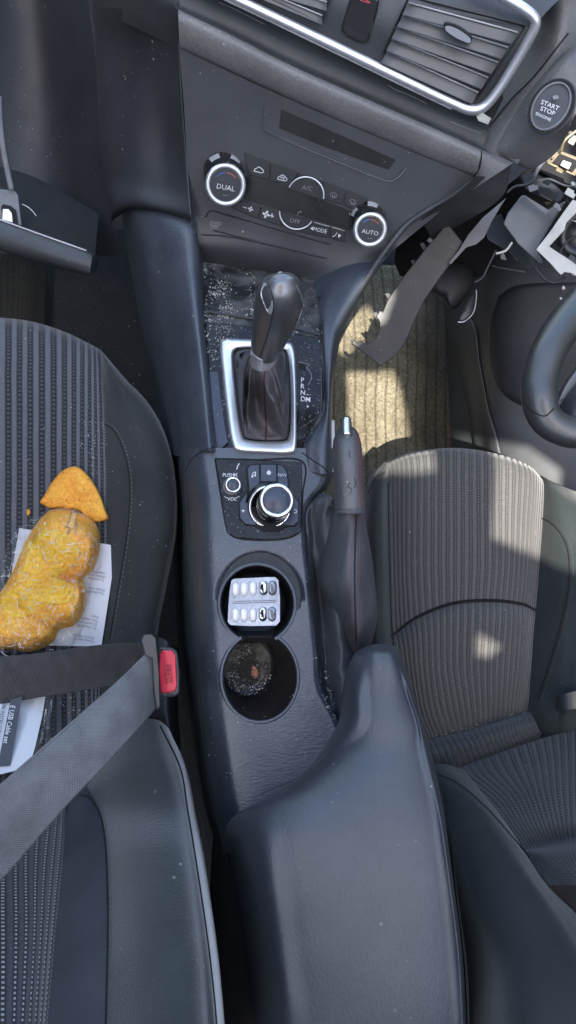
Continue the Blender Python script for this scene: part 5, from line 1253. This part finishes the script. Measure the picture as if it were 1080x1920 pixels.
scatter(260, 390, 1000, 640, 1460, lambda x, y: TB(x, y), .0003, .0007, f=lambda x, y: 0 if e_(C1, x, y) < 1.05 or e_(C2, x, y) < 1.05 or x > 575+(y-1000)*.1 else .7)
scatter(70, 600, 1230, 632, 1350, lambda x, y: TB(x, y)-.001, .0004, .001, f=lambda x, y: 1 if abs(x-(598+(y-1230)*.22)) < 10 else 0)
zc = cen2.z-.0665
scatter(280, 425, 1190, 525, 1345, lambda x, y: tz(x, y, zc), .0004, .001, f=lambda x, y: 1 if .45 < math.hypot((x-468)/46, (y-1258)/60) < .95 and (y > 1265 or x < 470 and ns(x*.05, y*.05, 9) > -.1) else 0)
scatter(60, 20, 800, 330, 1200, lambda x, y: TBL(x, y), .0003, .0009, f=lambda x, y: 1 if x < 300 else .2)
scatter(120, 60, 1200, 100, 1230, lambda x, y: TBL(x, y), .0003, .0006, f=lambda x, y: 0.02)
scatter(45, 150, 790, 200, 860, lambda x, y: TBL(x, y), .0004, .001)
scatter(70, 640, 620, 860, 860, lambda x, y: TM(x, y), .0008, .0022)
scatter(60, 790, 1330, 1000, 1400, lambda x, y: TDS(x, y), .0004, .001, f=lambda x, y: 1 if abs(y-(1390-(x-790)*.29)) < 4 else 0)
scatter(70, 740, 1130, 1070, 1430, lambda x, y: TDS(x, y), .0002, .0005)
scatter(90, 430, 1520, 860, 1900, lambda x, y: surfT(lid)(x, y) if False else TLid(x, y), .0002, .0006) if False else None
scatter(18, 110, 1290, 165, 1345, lambda x, y: TBL(x, y), .0006, .0014)
dust = obj('dust_and_crumbs', vs, fs, 'crumb', None, smooth=False); tag(dust, kind='stuff')

# ================================================================ SUN MASK (unseen sheet added to block the sun except through shaped openings)
sun_dir = Vector((-.15, -.30, .94)).normalized()        # toward the sun
HR = 3.4
def up(x, y, t):
    p = D(x, y, t); return p+sun_dir*((HR-p.z)/sun_dir.z)
def hole(pts): return [up(*p) for p in pts]
tM = lambda x, y: tz(x, y, zf)
holes = [
    hole([(x, y, tM(x, y)) for x, y in ((655, 780), (650, 700), (700, 700), (735, 696), (752, 740), (764, 800), (768, 845), (730, 850), (690, 852), (664, 850))]),
    hole([(x, y, tM(x, y)) for x, y in ((625, 650), (650, 600), (690, 575), (702, 600), (690, 635), (672, 640), (650, 668))]),
    hole([(928, 835, 1.06), (1030, 850, 1.06), (1100, 900, 1.04), (1120, 1075, .98), (1040, 1062, 1.0), (920, 1005, 1.035)]),
    hole([(895, 1187, 1.006), (940, 1212, 1.006), (915, 1232, 1.006), (893, 1226, 1.006)]),
    hole([(1016, 285, .93), (1100, 200, .93), (1110, 330, .93), (1040, 330, .93)]),
]
ext = [up(x, y, t) for x in (-60, 1140) for y in (-60, 1980) for t in (.5, 1.45)]
ex0, ex1 = min(p.x for p in ext)-.05, max(p.x for p in ext)+.05; ey0, ey1 = min(p.y for p in ext)-.05, max(p.y for p in ext)+.05
r0 = [Vector((ex0, ey0, HR)), Vector((ex1, ey0, HR)), Vector((ex1, ey1, HR)), Vector((ex0, ey1, HR))]
bm = bmesh.new()
def addloop(ps):
    vv = [bm.verts.new(p) for p in ps]
    return [bm.edges.new((vv[i], vv[(i+1) % len(vv)])) for i in range(len(vv))]
eds = addloop(r0)
for h_ in holes: eds += addloop(h_)
bmesh.ops.triangle_fill(bm, use_beauty=True, use_dissolve=False, edges=eds)
def inside(p, poly):
    c = False; n = len(poly)
    for i in range(n):
        a, b = poly[i], poly[(i+1) % n]
        if (a.y > p.y) != (b.y > p.y) and p.x < (b.x-a.x)*(p.y-a.y)/(b.y-a.y)+a.x: c = not c
    return c
kill = [f for f in bm.faces if any(inside(f.calc_center_median(), h_) for h_ in holes)]
bmesh.ops.delete(bm, geom=kill, context='FACES_ONLY')
me = bpy.data.meshes.new('sun_mask'); bm.to_mesh(me); bm.free()
me.materials.append(MT['greyplastic']); ro = bpy.data.objects.new('sun_mask', me); COL.objects.link(ro); tag(ro, kind='structure')

# unseen walls added so light comes only from the front and above
for nm, ps_ in (('side_blocker', [(-1.15, -1.3), (-1.15, 1.6)]), ('side_blocker', [(1.2, -1.3), (1.2, 1.6)]), ('rear_blocker', [(-1.15, -1.3), (1.2, -1.3)])):
    (x0, y0), (x1, y1) = ps_
    o_ = obj(nm, [Vector((x0, y0, -.17)), Vector((x1, y1, -.17)), Vector((x1, y1, 1.9)), Vector((x0, y0, 1.9))], [(0, 1, 2, 3)], 'blocker', solid=.03); tag(o_, kind='structure')

# ================================================================ LIGHT
w = bpy.data.worlds.new('World'); S.world = w; w.use_nodes = True
wt = w.node_tree; bgn = wt.nodes['Background']
sky = wt.nodes.new('ShaderNodeTexSky'); sky.sky_type = 'NISHITA'; sky.sun_disc = False
el = math.asin(sun_dir.z); az = math.atan2(sun_dir.x, sun_dir.y)
sky.sun_elevation = el; sky.sun_rotation = az; sky.air_density = 1.0; sky.dust_density = 2.0; sky.ozone_density = 1.0
wb_ = mix(wt, 1.0, sky.outputs[0], (1.0, .98, .92), 'MULTIPLY')      # white balance of the picture
wt.links.new(wb_, bgn.inputs[0]); bgn.inputs[1].default_value = .74
sl_ = bpy.data.lights.new('sun', 'SUN'); sl_.energy = 14; sl_.angle = math.radians(.3); sl_.color = (1, .93, .82)
so = bpy.data.objects.new('sun', sl_); COL.objects.link(so); so.rotation_euler = sun_dir.to_track_quat('Z', 'Y').to_euler(); so.location = (0, 0, 5)
S.view_settings.view_transform = 'Standard'; S.view_settings.look = 'None'; S.view_settings.exposure = 0; S.view_settings.gamma = 1
S.render.engine = 'CYCLES'
S.cycles.max_bounces = 6; S.cycles.diffuse_bounces = 3; S.cycles.glossy_bounces = 3; S.cycles.transparent_max_bounces = 12
S.cycles.use_denoising = True; S.cycles.caustics_reflective = False; S.cycles.caustics_refractive = False
